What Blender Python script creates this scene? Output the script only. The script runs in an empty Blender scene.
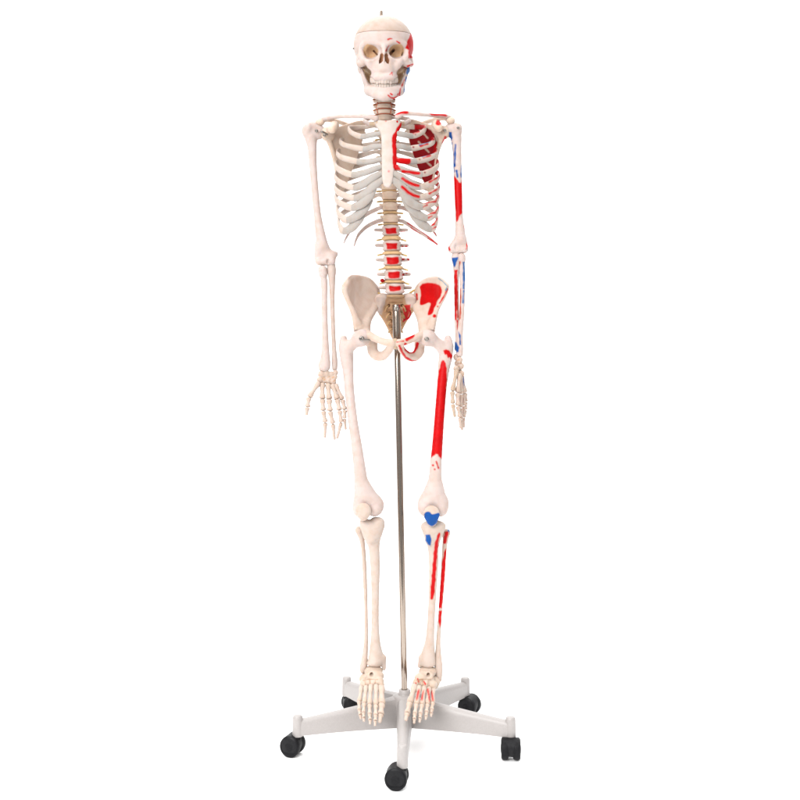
import bpy, math, random
import numpy as np
rng = np.random.RandomState(7); random.seed(7)
SC = bpy.context.scene; COL = SC.collection
# ------------------------------------------------------------------ measuring frame
D, F, HC, HY = 2.7, 1125.0, 1.0, 327.0      # camera distance, focal length in photo pixels, eye height, horizon row
K = D / F                                   # metres per photo pixel at the depth of the stand's axis
def P(px, py, Y=0.0):
    d = D + Y
    return np.array([(px - 400.0) * d / F, Y, HC + (HY - py) * d / F])
def proj(V):
    d = D + V[:, 1]
    return 400.0 + F * V[:, 0] / d, HY - F * (V[:, 2] - HC) / d
# ------------------------------------------------------------------ materials
def lin(r, g, b):
    f = lambda c: (c / 255 / 12.92) if c <= 10 else ((c / 255 + .055) / 1.055) ** 2.4
    return (f(r), f(g), f(b))
BONE = (0.745, 0.615, 0.572); BONE2 = (0.69, 0.55, 0.455); CART = (0.51, 0.465, 0.43); DISC = (0.60, 0.40, 0.235)
LDISC = (0.80, 0.55, 0.30); TAN = (0.62, 0.45, 0.31); NERVE = (0.68, 0.45, 0.14); RED = (0.41, 0.001, 0.002); DRED = (0.20, 0.004, 0.007)
BLUE = (0.005, 0.058, 0.24); SOCK = (0.45, 0.29, 0.17); RUST = (0.58, 0.20, 0.12); BLACK = (0.02, 0.02, 0.022)
def nodes(name):
    m = bpy.data.materials.new(name); m.use_nodes = True
    nt = m.node_tree; b = nt.nodes['Principled BSDF']
    return m, nt, b
def bone_material():
    """Moulded plastic bone: painted colour from the mesh, mottled by noise, with fine pores."""
    m, nt, b = nodes('painted_bone_plastic')
    at = nt.nodes.new('ShaderNodeAttribute'); at.attribute_name = 'paint'
    tc = nt.nodes.new('ShaderNodeTexCoord')
    n1 = nt.nodes.new('ShaderNodeTexNoise'); n1.inputs['Scale'].default_value = 55; n1.inputs['Detail'].default_value = 5
    n2 = nt.nodes.new('ShaderNodeTexNoise'); n2.inputs['Scale'].default_value = 420; n2.inputs['Detail'].default_value = 3
    nt.links.new(tc.outputs['Object'], n1.inputs['Vector']); nt.links.new(tc.outputs['Object'], n2.inputs['Vector'])
    r = nt.nodes.new('ShaderNodeValToRGB')
    r.color_ramp.elements[0].position = .30; r.color_ramp.elements[0].color = (.93, .875, .82, 1)
    r.color_ramp.elements[1].position = .58; r.color_ramp.elements[1].color = (1, 1, 1, 1)
    nt.links.new(n1.outputs['Fac'], r.inputs['Fac'])
    mx = nt.nodes.new('ShaderNodeMix'); mx.data_type = 'RGBA'; mx.blend_type = 'MULTIPLY'; mx.inputs[0].default_value = 1
    nt.links.new(at.outputs['Color'], mx.inputs[6]); nt.links.new(r.outputs['Color'], mx.inputs[7])
    nt.links.new(mx.outputs[2], b.inputs['Base Color'])
    bp = nt.nodes.new('ShaderNodeBump'); bp.inputs['Strength'].default_value = .22; bp.inputs['Distance'].default_value = .0012
    ad = nt.nodes.new('ShaderNodeMath'); ad.operation = 'ADD'
    nt.links.new(n1.outputs['Fac'], ad.inputs[0]); nt.links.new(n2.outputs['Fac'], ad.inputs[1])
    nt.links.new(ad.outputs[0], bp.inputs['Height']); nt.links.new(bp.outputs['Normal'], b.inputs['Normal'])
    b.inputs['Roughness'].default_value = .46; b.inputs['Specular IOR Level'].default_value = .12
    b.inputs['Subsurface Weight'].default_value = .35; b.inputs['Subsurface Radius'].default_value = (1.0, .42, .26); b.inputs['Subsurface Scale'].default_value = .0035
    return m
def plain(name, col, rough, metal=0.0, spec=.5, bump=0.0, scale=300, var=.08):
    m, nt, b = nodes(name)
    tc = nt.nodes.new('ShaderNodeTexCoord'); n = nt.nodes.new('ShaderNodeTexNoise'); n.inputs['Scale'].default_value = scale
    n.inputs['Detail'].default_value = 4
    nt.links.new(tc.outputs['Object'], n.inputs['Vector'])
    r = nt.nodes.new('ShaderNodeValToRGB')
    r.color_ramp.elements[0].position = .3; r.color_ramp.elements[0].color = (*[c * (1 - var) for c in col], 1)
    r.color_ramp.elements[1].position = .7; r.color_ramp.elements[1].color = (*[min(1, c * (1 + var)) for c in col], 1)
    nt.links.new(n.outputs['Fac'], r.inputs['Fac']); nt.links.new(r.outputs['Color'], b.inputs['Base Color'])
    b.inputs['Roughness'].default_value = rough; b.inputs['Metallic'].default_value = metal
    b.inputs['Specular IOR Level'].default_value = spec
    if bump:
        bp = nt.nodes.new('ShaderNodeBump'); bp.inputs['Strength'].default_value = bump; bp.inputs['Distance'].default_value = .0008
        nt.links.new(n.outputs['Fac'], bp.inputs['Height']); nt.links.new(bp.outputs['Normal'], b.inputs['Normal'])
    return m
M_BONE = bone_material()
M_STEEL = plain('brushed_steel_pole', (.30, .25, .21), .17, 1.0, scale=90, var=.03)
M_SCREW = plain('dark_screw_steel', (.23, .21, .19), .32, 1.0)
M_BRASS = plain('dull_brass_eyelet', (.20, .145, .105), .45, .35)
M_STAND = plain('grey_lacquered_metal', (.295, .274, .264), .40, 0.0, .45, .12, 240, .035)
M_BLACK = plain('black_caster_plastic', (.007, .007, .008), .42, 0.0, .15, .2, 260, .25)
M_TYRE = plain('black_rubber_tread', (.006, .006, .007), .5, 0.0, .12, .2, 260, .25)
M_FLOOR = plain('white_studio_floor', (.955, .955, .955), .9, 0.0, .1, 0, 2, .004)
# ------------------------------------------------------------------ mesh plumbing
CEN = {}
ALB = .64      # moulded plastic is a little darker than it photographs under these bright lamps
def strokes(V, N, base, paints):
    """Colour of every vertex: base colour, then the painted muscle areas that face the viewer side."""
    C = np.tile(np.array(base, float) * ALB, (len(V), 1))
    if not paints: return C
    x, y = proj(V)
    jit = .22 * np.sin(V[:, 0] * 260 + V[:, 2] * 210) + .12 * np.sin(V[:, 2] * 470 - V[:, 0] * 150)
    for pt in paints:
        kind, col, pts = pt[0], pt[1], np.array(pt[2], float)
        w = pt[3] if len(pt) > 3 else 1.0
        mode = pt[4] if len(pt) > 4 else 'front'
        if kind == 'poly': d = poly2d(pts, x, y)
        elif kind == 'line':
            d = np.full(len(V), 1e9)
            for a, b in zip(pts[:-1], pts[1:]): d = np.minimum(d, seg2d(a, b, x, y))
            d -= w
        elif kind == 'dot': d = np.hypot(x - pts[0], y - pts[1]) - w
        d = d + jit
        ok = np.ones(len(V), bool)
        if mode == 'front': ok = N[:, 1] < .15
        elif mode == 'back': ok = N[:, 1] > 0
        a = np.clip(.5 - d / 1.1, 0, 1) * ok
        br = 1 + .07 * np.sin(V[:, 0] * 210 + 2.5 * np.sin(V[:, 2] * 47)) * np.sin(V[:, 2] * 83 + 1.7 * np.sin(V[:, 0] * 130))
        C = C * (1 - a[:, None]) + np.array(col)[None] * (a * br)[:, None]
    return C
def seg2d(a, b, x, y):
    bx, by = b[0] - a[0], b[1] - a[1]; L = bx * bx + by * by + 1e-9
    t = np.clip(((x - a[0]) * bx + (y - a[1]) * by) / L, 0, 1)
    return np.hypot(x - a[0] - t * bx, y - a[1] - t * by)
def poly2d(pts, x, y):
    d = np.full(np.shape(x), 1e9, np.float32); s = np.zeros(np.shape(x), bool)
    n = len(pts)
    for i in range(n):
        a, b = pts[i], pts[(i + 1) % n]
        d = np.minimum(d, seg2d(a, b, x, y))
        if a[1] != b[1]:
            c = (a[1] > y) != (b[1] > y)
            s ^= c & (x < (b[0] - a[0]) * (y - a[1]) / (b[1] - a[1]) + a[0])
    return np.where(s, -d, d)
def smooth_poly(pts, n=2):
    p = np.array(pts, float)
    for _ in range(n):
        q = np.roll(p, -1, 0); r = np.empty((2 * len(p), 2)); r[0::2] = .75 * p + .25 * q; r[1::2] = .25 * p + .75 * q; p = r
    return p
def mesh_obj(name, V, Q, parent=None, mat=None, base=None, paints=None, label=None, T=None):
    """One mesh object from vertices and quads (and triangles T), origin at its own centre, parented where it belongs."""
    V = np.asarray(V, float)
    cen = (V.min(0) + V.max(0)) / 2
    me = bpy.data.meshes.new(name)
    Q = np.asarray(Q, np.int64).reshape(-1, 4)
    nt_ = 0 if T is None else len(T)
    loops = Q.ravel() if not nt_ else np.concatenate([Q.ravel(), np.asarray(T, np.int64).ravel()])
    me.vertices.add(len(V)); me.vertices.foreach_set('co', (V - cen).astype(np.float32).ravel())
    me.loops.add(len(loops)); me.loops.foreach_set('vertex_index', loops.astype(np.int32))
    me.polygons.add(len(Q) + nt_)
    st = np.concatenate([np.arange(len(Q)) * 4, len(Q) * 4 + np.arange(nt_) * 3])
    me.polygons.foreach_set('loop_start', st.astype(np.int32))
    me.polygons.foreach_set('use_smooth', np.ones(len(Q) + nt_, bool))
    me.update(calc_edges=True); me.validate()
    mat = mat or M_BONE
    if mat is M_BONE:
        N = np.empty(len(V) * 3, np.float32); me.vertex_normals.foreach_get('vector', N); N = N.reshape(-1, 3)
        C = strokes(V, N, base or BONE, paints)
        a = me.attributes.new('paint', 'FLOAT_COLOR', 'POINT')
        a.data.foreach_set('color', np.concatenate([C, np.ones((len(C), 1))], 1).astype(np.float32).ravel())
    me.materials.append(mat)
    o = bpy.data.objects.new(name, me); COL.objects.link(o)
    CEN[o] = cen
    if parent is not None:
        o.parent = parent; o.location = cen - CEN[parent]
    else: o.location = cen
    if label: o['label'] = label
    return o
def merge(parts):
    V, Q, T, n = [], [], [], 0
    for p in parts:
        v, q = p[0], p[1]; t = p[2] if len(p) > 2 else []
        V.append(v); Q.append(np.asarray(q, np.int64).reshape(-1, 4) + n)
        if len(t): T.append(np.asarray(t, np.int64) + n)
        n += len(v)
    return np.concatenate(V), np.concatenate(Q), (np.concatenate(T) if T else None)
# ------------------------------------------------------------------ implicit modelling (signed distances, surface nets)
f4 = np.float32
def cone(a, b, ra, rb, k=.004, op='u', s=None):
    a = np.asarray(a, float); b = np.asarray(b, float); r = max(ra, rb)
    sc = np.ones(3) if s is None else np.array(s, float)
    def f(X, Y, Z):
        q = [(X - a[0]) / sc[0], (Y - a[1]) / sc[1], (Z - a[2]) / sc[2]]
        ba = (b - a) / sc; L = float(ba @ ba) + 1e-12
        t = np.clip((q[0] * ba[0] + q[1] * ba[1] + q[2] * ba[2]) / L, 0, 1).astype(f4)
        d = np.sqrt((q[0] - t * ba[0]) ** 2 + (q[1] - t * ba[1]) ** 2 + (q[2] - t * ba[2]) ** 2) - (ra + (rb - ra) * t)
        return (d * sc.min()).astype(f4)
    e = r * sc
    return dict(op=op, f=f, k=k, lo=np.minimum(a, b) - e, hi=np.maximum(a, b) + e)
def ell(c, r, k=.004, op='u', rot=None):
    c = np.asarray(c, float); r = np.asarray(r, float)
    R = None
    if rot is not None:
        from mathutils import Euler
        R = np.array(Euler([math.radians(t) for t in rot]).to_matrix()).T
    def f(X, Y, Z):
        x, y, z = X - c[0], Y - c[1], Z - c[2]
        if R is not None:
            x, y, z = (R[0, 0] * x + R[0, 1] * y + R[0, 2] * z, R[1, 0] * x + R[1, 1] * y + R[1, 2] * z, R[2, 0] * x + R[2, 1] * y + R[2, 2] * z)
        k0 = np.sqrt((x / r[0]) ** 2 + (y / r[1]) ** 2 + (z / r[2]) ** 2) + 1e-6
        k1 = np.sqrt((x / r[0] ** 2) ** 2 + (y / r[1] ** 2) ** 2 + (z / r[2] ** 2) ** 2) + 1e-6
        return (k0 * (k0 - 1) / k1).astype(f4)
    m = np.full(3, r.max()) if rot is not None else r
    return dict(op=op, f=f, k=k, lo=c - m, hi=c + m)
def plate(pts, Yref, Yfun, t, k=.004, op='u', rnd=.003, slope=1.0):
    """A curved sheet: outline in photo pixels at depth Yref, its depth Yfun(px,py), half thickness t(px,py)."""
    p = smooth_poly(pts, 2); s = (D + Yref) / F
    W = np.array([P(a, b, Yref) for a, b in p])
    px0 = p.mean(0)
    g = np.array([[Yfun(a, b) for a, b in p]]); tt = .02
    def f(X, Y, Z):
        x2 = X[:, 0, :]; z2 = Z[:, 0, :]
        x2, z2 = np.broadcast_arrays(x2, z2)
        px = 400 + x2 / s; py = HY - (z2 - HC) / s
        d2 = (poly2d(p, px, py) * s).astype(f4)[:, None, :]
        yy = Yfun(px, py)[:, None, :]; th = t(px, py)[:, None, :] if callable(t) else t
        dy = (np.abs(Y - yy) - th) / slope
        a, b = d2 + rnd, dy + rnd
        return (np.minimum(np.maximum(a, b), 0) + np.sqrt(np.maximum(a, 0) ** 2 + np.maximum(b, 0) ** 2) - rnd).astype(f4)
    lo = W.min(0); hi = W.max(0); lo[1] = g.min() - tt; hi[1] = g.max() + tt
    return dict(op=op, f=f, k=k, lo=lo, hi=hi)
def chain(pts, k=.004, op='u', s=None):
    """Tapered limb through photo points (px, py, depth, radius in px)."""
    w = np.array([np.append(P(*p[:3]), p[3] * K) for p in pts])
    if len(w) > 2: w = catmull(w, .007)
    seg = [cone(a[:3], b[:3], max(a[3], 1e-4), max(b[3], 1e-4), k, op, s) for a, b in zip(w[:-1], w[1:])]
    def f(X, Y, Z):
        d = seg[0]['f'](X, Y, Z)
        for q in seg[1:]: d = np.minimum(d, q['f'](X, Y, Z))
        return d
    return [dict(op=op, f=f, k=k, lo=np.min([q['lo'] for q in seg], 0), hi=np.max([q['hi'] for q in seg], 0))]
def ep(px, py, Y, rx, ry, rz, k=.004, op='u', rot=None):
    return ell(P(px, py, Y), (rx * K, ry * K, rz * K), k, op, rot)
def sdf(prims, vox, wob=.0004, post=None):
    un = [p for p in prims if p['op'] == 'u']
    lo = np.min([p['lo'] for p in un], 0) - 4 * vox; hi = np.max([p['hi'] for p in un], 0) + 4 * vox
    n = np.ceil((hi - lo) / vox).astype(int) + 1
    ax = [(lo[i] + vox * np.arange(n[i])).astype(f4) for i in range(3)]
    Dg = np.full(n, 1.0, f4)
    for p in prims:
        m = p['k'] + 3 * vox
        sl = []
        for i in range(3):
            i0 = max(0, int(np.floor((p['lo'][i] - m - lo[i]) / vox))); i1 = min(n[i], int(np.ceil((p['hi'][i] + m - lo[i]) / vox)) + 1)
            sl.append(slice(i0, max(i1, i0)))
        if any(q.stop <= q.start for q in sl): continue
        X, Y, Z = ax[0][sl[0]][:, None, None], ax[1][sl[1]][None, :, None], ax[2][sl[2]][None, None, :]
        d = p['f'](X, Y, Z); A = Dg[tuple(sl)]; k = p['k']
        if p['op'] == 'u':
            h = np.maximum(k - np.abs(A - d), 0) / k; A[...] = np.minimum(A, d) - h * h * k / 4
        elif p['op'] == 's':
            h = np.maximum(k - np.abs(A + d), 0) / k; A[...] = np.maximum(A, -d) + h * h * k / 4
    X, Y, Z = ax[0][:, None, None], ax[1][None, :, None], ax[2][None, None, :]
    if wob:
        wob = wob * .28
        Dg += wob * (np.sin(X * 310 + 1.3 * np.sin(Z * 190)) * np.sin(Z * 270 + Y * 160) + .7 * np.sin(Y * 420 + X * 230) * np.sin(Z * 510 + X * 120)).astype(f4)
    if post is not None: return [nets(post_f(Dg, X, Y, Z), lo, vox) for post_f in post]
    return nets(Dg, lo, vox)
def nets(G, lo, vox):
    G = np.pad(G, 1, constant_values=1.0); lo = lo - vox
    S = G < 0
    nx, ny, nz = G.shape
    acc = np.zeros((nx - 1, ny - 1, nz - 1, 3), f4); cnt = np.zeros((nx - 1, ny - 1, nz - 1), f4)
    for axis in range(3):
        o = [a for a in range(3) if a != axis]
        A = np.moveaxis(G, axis, 0); a0, a1 = A[:-1], A[1:]
        cr = (a0 < 0) != (a1 < 0)
        t = np.where(cr, a0 / np.where(np.abs(a0 - a1) < 1e-12, 1, a0 - a1), 0).astype(f4)
        cr = np.moveaxis(cr, 0, axis); t = np.moveaxis(t, 0, axis)
        for b in (0, 1):
            for c in (0, 1):
                sl = [slice(None)] * 3
                sl[o[0]] = slice(b, G.shape[o[0]] - 1 + b); sl[o[1]] = slice(c, G.shape[o[1]] - 1 + c)
                cc = cr[tuple(sl)]; tt = t[tuple(sl)]
                cnt += cc; acc[..., axis] += tt
                acc[..., o[0]] += cc * b; acc[..., o[1]] += cc * c
    act = cnt > 0
    idx = np.full(act.shape, -1, np.int64); ijk = np.argwhere(act); idx[act] = np.arange(len(ijk))
    V = lo + vox * (ijk + acc[act] / cnt[act][:, None])
    faces = []
    for axis in range(3):
        u, v = (axis + 1) % 3, (axis + 2) % 3
        sl0 = [slice(None)] * 3; sl1 = [slice(None)] * 3
        sl0[axis] = slice(0, -1); sl1[axis] = slice(1, None)
        s0, s1 = S[tuple(sl0)], S[tuple(sl1)]
        e = np.argwhere(s0 != s1)
        if not len(e): continue
        e = e[(e[:, u] > 0) & (e[:, v] > 0) & (e[:, u] < G.shape[u] - 1) & (e[:, v] < G.shape[v] - 1)]
        ins = S[tuple(e.T)]
        def cell(du, dv):
            c = e.copy(); c[:, u] += du; c[:, v] += dv
            return idx[tuple(c.T)]
        q = np.stack([cell(-1, -1), cell(0, -1), cell(0, 0), cell(-1, 0)], 1)
        q[~ins] = q[~ins][:, ::-1]
        faces.append(q)
    Fq = np.concatenate(faces)
    # two light smoothing passes take the stair steps out
    for lam in (.5, -.52, .5):
        s = np.zeros_like(V); w = np.zeros(len(V))
        for i in range(4):
            a, b = Fq[:, i], Fq[:, (i + 1) % 4]
            for k in range(3): s[:, k] += np.bincount(a, V[b, k], len(V))
            w += np.bincount(a, minlength=len(V))
        V = V + lam * (s / np.maximum(w, 1)[:, None] - V)
    return V, Fq
def bone(name, prims, vox, parent, base=None, paints=None, label=None, wob=.0004, mat=None):
    V, Q = sdf(prims, vox, wob)
    return mesh_obj(name, V, Q, parent, mat, base, paints, label)
# ------------------------------------------------------------------ swept and turned shapes
def catmull(pts, step):
    p = np.array(pts, float); p = np.vstack([2 * p[0] - p[1], p, 2 * p[-1] - p[-2]]); out = []
    for i in range(1, len(p) - 2):
        L = np.linalg.norm((p[i + 1] - p[i])[:3]); n = max(2, int(L / step))
        for t in np.arange(n) / n:
            a, b, c, d = p[i - 1], p[i], p[i + 1], p[i + 2]
            out.append(.5 * (2 * b + (c - a) * t + (2 * a - 5 * b + 4 * c - d) * t * t + (3 * b - a - 3 * c + d) * t ** 3))
    out.append(p[-2]); return np.array(out)
def sweep(path, rh, rt, up=(0, 0, 1), seg=12, cap=True, outward=None):
    """Tube along path with half height rh (along up) and half thickness rt; arrays or numbers."""
    path = np.asarray(path); n = len(path)
    rh = np.broadcast_to(rh, n).astype(float).copy(); rt = np.broadcast_to(rt, n).astype(float).copy()
    T = np.gradient(path, axis=0); T /= np.linalg.norm(T, axis=1)[:, None] + 1e-12
    U = np.tile(np.array(up, float), (n, 1)); U -= (U * T).sum(1)[:, None] * T
    U /= np.linalg.norm(U, axis=1)[:, None] + 1e-12
    W = np.cross(T, U)
    if cap:
        pa, pb = path[0] - T[0] * min(rt[0], rh[0]) * .7, path[-1] + T[-1] * min(rt[-1], rh[-1]) * .7
        path = np.vstack([pa, path, pb]); U = np.vstack([U[:1], U, U[-1:]]); W = np.vstack([W[:1], W, W[-1:]])
        rh = np.concatenate([[rh[0] * .45], rh, [rh[-1] * .45]]); rt = np.concatenate([[rt[0] * .45], rt, [rt[-1] * .45]]); n += 2
    a = np.arange(seg) * 2 * np.pi / seg
    V = path[:, None] + U[:, None] * (np.cos(a)[None, :, None] * rh[:, None, None]) + W[:, None] * (np.sin(a)[None, :, None] * rt[:, None, None])
    V = V.reshape(-1, 3)
    i = np.arange(n - 1)[:, None] * seg; j = np.arange(seg)[None]; j2 = (j + 1) % seg
    Q = np.stack([i + j, i + j2, i + seg + j2, i + seg + j], -1).reshape(-1, 4)
    V = np.vstack([V, path[:1], path[-1:]]); c0, c1 = len(V) - 2, len(V) - 1
    jj = np.arange(seg); T3 = np.concatenate([np.stack([np.full(seg, c0), (jj + 1) % seg, jj], 1), np.stack([np.full(seg, c1), (n - 1) * seg + jj, (n - 1) * seg + (jj + 1) % seg], 1)])
    return V, Q, T3
def dumbbell(a, b, ra, rm, rb, seg=12, bow=0.0):
    a, b = np.asarray(a), np.asarray(b); L = np.linalg.norm(b - a)
    t = np.array([0, .04, .12, .22, .36, .5, .64, .78, .88, .96, 1.0])
    r = np.array([.55 * ra, .92 * ra, ra, .72 * ra + .28 * rm, rm * 1.05, rm, rm * 1.05, .7 * rb + .3 * rm, rb, .92 * rb, .5 * rb])
    path = a + (b - a) * t[:, None]; path[:, 1] -= bow * L * np.sin(np.pi * t)
    return sweep(path, r, r * .9, up=(.3, 1, .2), seg=seg, cap=False)
def tube_obj(name, pts, rh, rt, parent, base=None, paints=None, label=None, step=.003, up=(0, 0, 1), seg=12, mat=None):
    path = catmull(pts, step)
    if callable(rh): u = np.linspace(0, 1, len(path)); rh, rt = rh(u), rt(u)
    V, Q, T = sweep(path, rh, rt, up, seg)
    return mesh_obj(name, V, Q, parent, mat, base, paints, label, T)
def lathe(profile, seg=32, origin=(0, 0, 0), axis='z', rot=0.0):
    """Closed turned solid; profile is (radius, height) from bottom to top."""
    pr = np.array(profile, float); a = np.arange(seg) * 2 * np.pi / seg
    n = len(pr)
    V = np.stack([pr[:, None, 0] * np.cos(a), pr[:, None, 0] * np.sin(a), np.repeat(pr[:, 1:2], seg, 1)], -1).reshape(-1, 3)
    i = np.arange(n - 1)[:, None] * seg; j = np.arange(seg)[None]; j2 = (j + 1) % seg
    Q = np.stack([i + j, i + j2, i + seg + j2, i + seg + j], -1).reshape(-1, 4)
    V = np.vstack([V, [[0, 0, pr[0, 1]]], [[0, 0, pr[-1, 1]]]]); c0, c1 = len(V) - 2, len(V) - 1
    jj = np.arange(seg)
    T = np.concatenate([np.stack([np.full(seg, c0), (jj + 1) % seg, jj], 1), np.stack([np.full(seg, c1), (n - 1) * seg + jj, (n - 1) * seg + (jj + 1) % seg], 1)])
    if axis == 'x': V = V[:, [2, 0, 1]]
    if axis == 'y': V = V[:, [1, 2, 0]]
    if rot:
        c, s = math.cos(rot), math.sin(rot); V = np.stack([c * V[:, 0] - s * V[:, 1], s * V[:, 0] + c * V[:, 1], V[:, 2]], 1)
    return V + np.array(origin), Q, T
def flat_shade(o, ang=35):
    me = o.data
    me.polygons.foreach_set('use_smooth', np.ones(len(me.polygons), bool))
    me.set_sharp_from_angle(angle=math.radians(ang))
def root(name, loc, label, cat):
    o = bpy.data.objects.new(name, None); COL.objects.link(o); o.location = loc; o.empty_display_size = .05
    o['label'] = label; o['category'] = cat; CEN[o] = np.array(loc, float); return o
# =================================================================== THE SKELETON
SK = root('anatomical_skeleton', (0, 0, .10), 'life-size bone-coloured anatomical skeleton model with red and blue painted muscle areas on one side', 'skeleton')
# ---- skull
def skull():
    Y0 = .012
    w = lambda q: Y0 + q * K
    pr = [ep(383.6, 45.5, w(4), 30.3, 37, 28.5), ep(383.6, 40, w(-12), 26.5, 25, 22.5, .01), ep(383.6, 44, w(-8), 28.5, 22, 17, .01),
          ep(384, 68, w(-20), 14.5, 17, 13, .006), ep(384, 60, w(-22), 19, 14, 9, .006), ep(384, 66, w(6), 20, 22, 12, .01), ep(384, 70, w(20), 23, 17, 13, .01)]
    for s in (-1, 1):
        m = lambda u: 384 + s * u
        pr += chain([(m(4), 44.2, w(-33.5), 2.4), (m(11), 41.6, w(-31), 2.8), (m(19), 43.6, w(-26.5), 2.8), (m(22.8), 49, w(-22.5), 2.8), (m(22.2), 57, w(-24), 3.2)], .004)
        pr += chain([(m(22), 57, w(-25), 3.2), (m(19.5), 61, w(-25), 4.2), (m(23.5), 63.5, w(-23), 3.6)], .004)
        pr += chain([(m(21), 60, w(-25.5), 3.0), (m(13), 60.4, w(-29.5), 2.6), (m(8), 58, w(-33), 2.0)], .004)
        pr += chain([(m(23), 63.5, w(-23), 3.4), (m(25.0 if s < 0 else 27.0), 65, w(-12), 2.3), (m(25.2 if s < 0 else 27.4), 63, w(2), 2.2), (m(23.5), 60, w(10), 2.4)], .003)
        pr += chain([(m(15), 62, w(-30), 4.0), (m(11.5), 70, w(-28), 3.6), (m(10.5), 76, w(-25), 3.4)], .005)
        pr += [ep(m(22.5), 68, w(12), 4, 5, 6.5, .005)]
        pr += chain([(m(7), 77, w(-33), 3.4), (m(11.5), 76, w(-25), 3.2), (m(13), 75, w(-14), 3.0)], .005)
        pr += chain([(m(22.4), 56, w(-22), 3.0), (m(24.4), 62, w(-15), 3.0)], .006) + [ep(m(25.4 if s < 0 else 26.6), 60, w(-4), 2.6, 9, 4.5, .006)]
        pr += [ep(m(31.5), 55, w(-19), 3.0, 10, 8, .006, 's')]
        pr += chain([(m(10.5), 72, w(-10), 4.4), (m(12), 80, w(-7), 3.2), (m(13), 85, w(-6), 1.8)], .004) + [ep(m(14.5), 79, w(10), 6, 5, 8, .005)]
    pr += [ep(384, 71, w(-31), 9.5, 7, 7, .010)]
    pr += chain([(377, 77.5, w(-35), 3.6), (384, 77.5, w(-37), 3.6), (391, 77.5, w(-35), 3.6)], .005)
    pr += chain([(384, 44.5, w(-33), 3.4), (384, 49.5, w(-36.5), 2.2), (384, 53, w(-40), 1.6)], .004)
    for s in (-1, 1):
        m = lambda u: 384 + s * u
        ox, oy = (370.6, 50.6) if s < 0 else (396.6, 50.0)
        pr += [ell(P(ox, oy + .3, w(-36.5)), (7.9 * K, 17 * K, 7.5 * K), .003, 's'), cone(P(ox - s * 3.0, oy + .2, w(-20)), P(ox - s * 6.4, oy + 4.0, w(-27)), (.8 if s < 0 else 1.3) * K, .6 * K, .001, 's')]
        pr += [cone(P(m(1.8), 53.8, w(-42)), P(m(3.1), 64.8, w(-40)), 1.1 * K, 2.4 * K, .002, 's'), cone(P(m(1.9), 54.6, w(-35)), P(m(3.1), 64.8, w(-34)), 1.3 * K, 2.5 * K, .002, 's'), cone(P(m(2.0), 57, w(-27)), P(m(2.9), 63.5, w(-27)), 1.2 * K, 2.2 * K, .002, 's')]
        # the hollow between cheekbone and jaw
        pr += [cone(P(m(17.4), 73.2, w(-34)), P(m(17), 73, w(-3)), 4.9 * K, 4.0 * K, .003, 's', (1, 1, .92)), cone(P(m(14.8), 80, w(-30)), P(m(14.6), 80, w(-4)), 3.4 * K, 3 * K, .003, 's')]
    # the nose septum
    pr += [cone(P(384, 54.5, w(-40)), P(384, 66, w(-36.5)), .45 * K, .8 * K, .001), cone(P(384, 56, w(-33)), P(384, 66, w(-30)), .45 * K, .8 * K, .001)]
    zc = P(384, 30.3, -.08)[2]; sl = .030
    zz = lambda Y, Z: Z - (zc + .11 * (Y + .08))
    paints = [('poly', SOCK, smooth_poly([(363.5, 45), (370, 43.6), (377, 46), (377.5, 54), (372, 57.5), (364, 56)], 2), 1, 'sock'),
              ('poly', RED, [(411, 33), (413, 38), (415.5, 46.5), (414.5, 58), (408.6, 58.4), (408.6, 50.4), (405.4, 48), (408, 39.5)], 1, 'any'),
              ('line', RED, [(388, 39.5), (390, 38.6), (392, 38.7)], .55), ('line', RED, [(396.6, 41.2), (399.6, 43.3)], .6),
              ('line', RED, [(388.8, 45.5), (385.8, 51)], .45), ('line', RED, [(399, 69.8), (402.5, 67.8), (405.5, 67.6)], .7), ('line', RED, [(407.5, 66.4), (412.5, 64.4)], .9, 'any'),
              ('line', DRED, [(399.2, 72), (400.6, 78)], 1.3, 'any'), ('line', RED, [(390, 74.5), (391.8, 72.6), (392.3, 75)], .6),
              ('line', BLUE, [(411.5, 68.5), (409, 72.5)], .9, 'any')]
    G = sdf(pr, .0014, .00025, post=[lambda d, X, Y, Z: np.maximum(d, zz(Y, Z) + .00002), lambda d, X, Y, Z: np.maximum(d, .00002 - zz(Y, Z))])
    # colour: sockets, fissures, nose cavity and cheek hollows are tinted a darker brown
    def sockets(o, V0):
        pass
    o = mesh_obj('skull', *G[0], parent=SK, base=BONE, paints=[p for p in paints if p[-1] != 'sock'], label='skull with red painted temple and brow marks on one side')
    a = o.data.attributes['paint']; n = len(o.data.vertices)
    C = np.empty(n * 4, f4); a.data.foreach_get('color', C); C = C.reshape(-1, 4)
    V = np.empty(n * 3, f4); o.data.vertices.foreach_get('co', V); V = V.reshape(-1, 3) + CEN[o]
    px, py = proj(V)
    def tint(mask, col):
        m = np.clip(mask, 0, 1)[:, None]; C[:, :3] = C[:, :3] * (1 - m) + np.array(col) * m
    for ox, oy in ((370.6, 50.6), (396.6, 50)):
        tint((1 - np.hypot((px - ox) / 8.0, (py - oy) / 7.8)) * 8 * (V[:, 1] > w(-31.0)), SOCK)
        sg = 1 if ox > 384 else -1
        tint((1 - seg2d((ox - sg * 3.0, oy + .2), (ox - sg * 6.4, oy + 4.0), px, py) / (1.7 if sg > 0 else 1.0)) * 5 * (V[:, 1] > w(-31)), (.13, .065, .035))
    tint((1 - np.hypot((px - 384) / 5.6, (py - 60) / 8.4)) * 8 * (V[:, 1] > w(-35.5)) * (py < 68), (.26, .115, .06))
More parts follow.
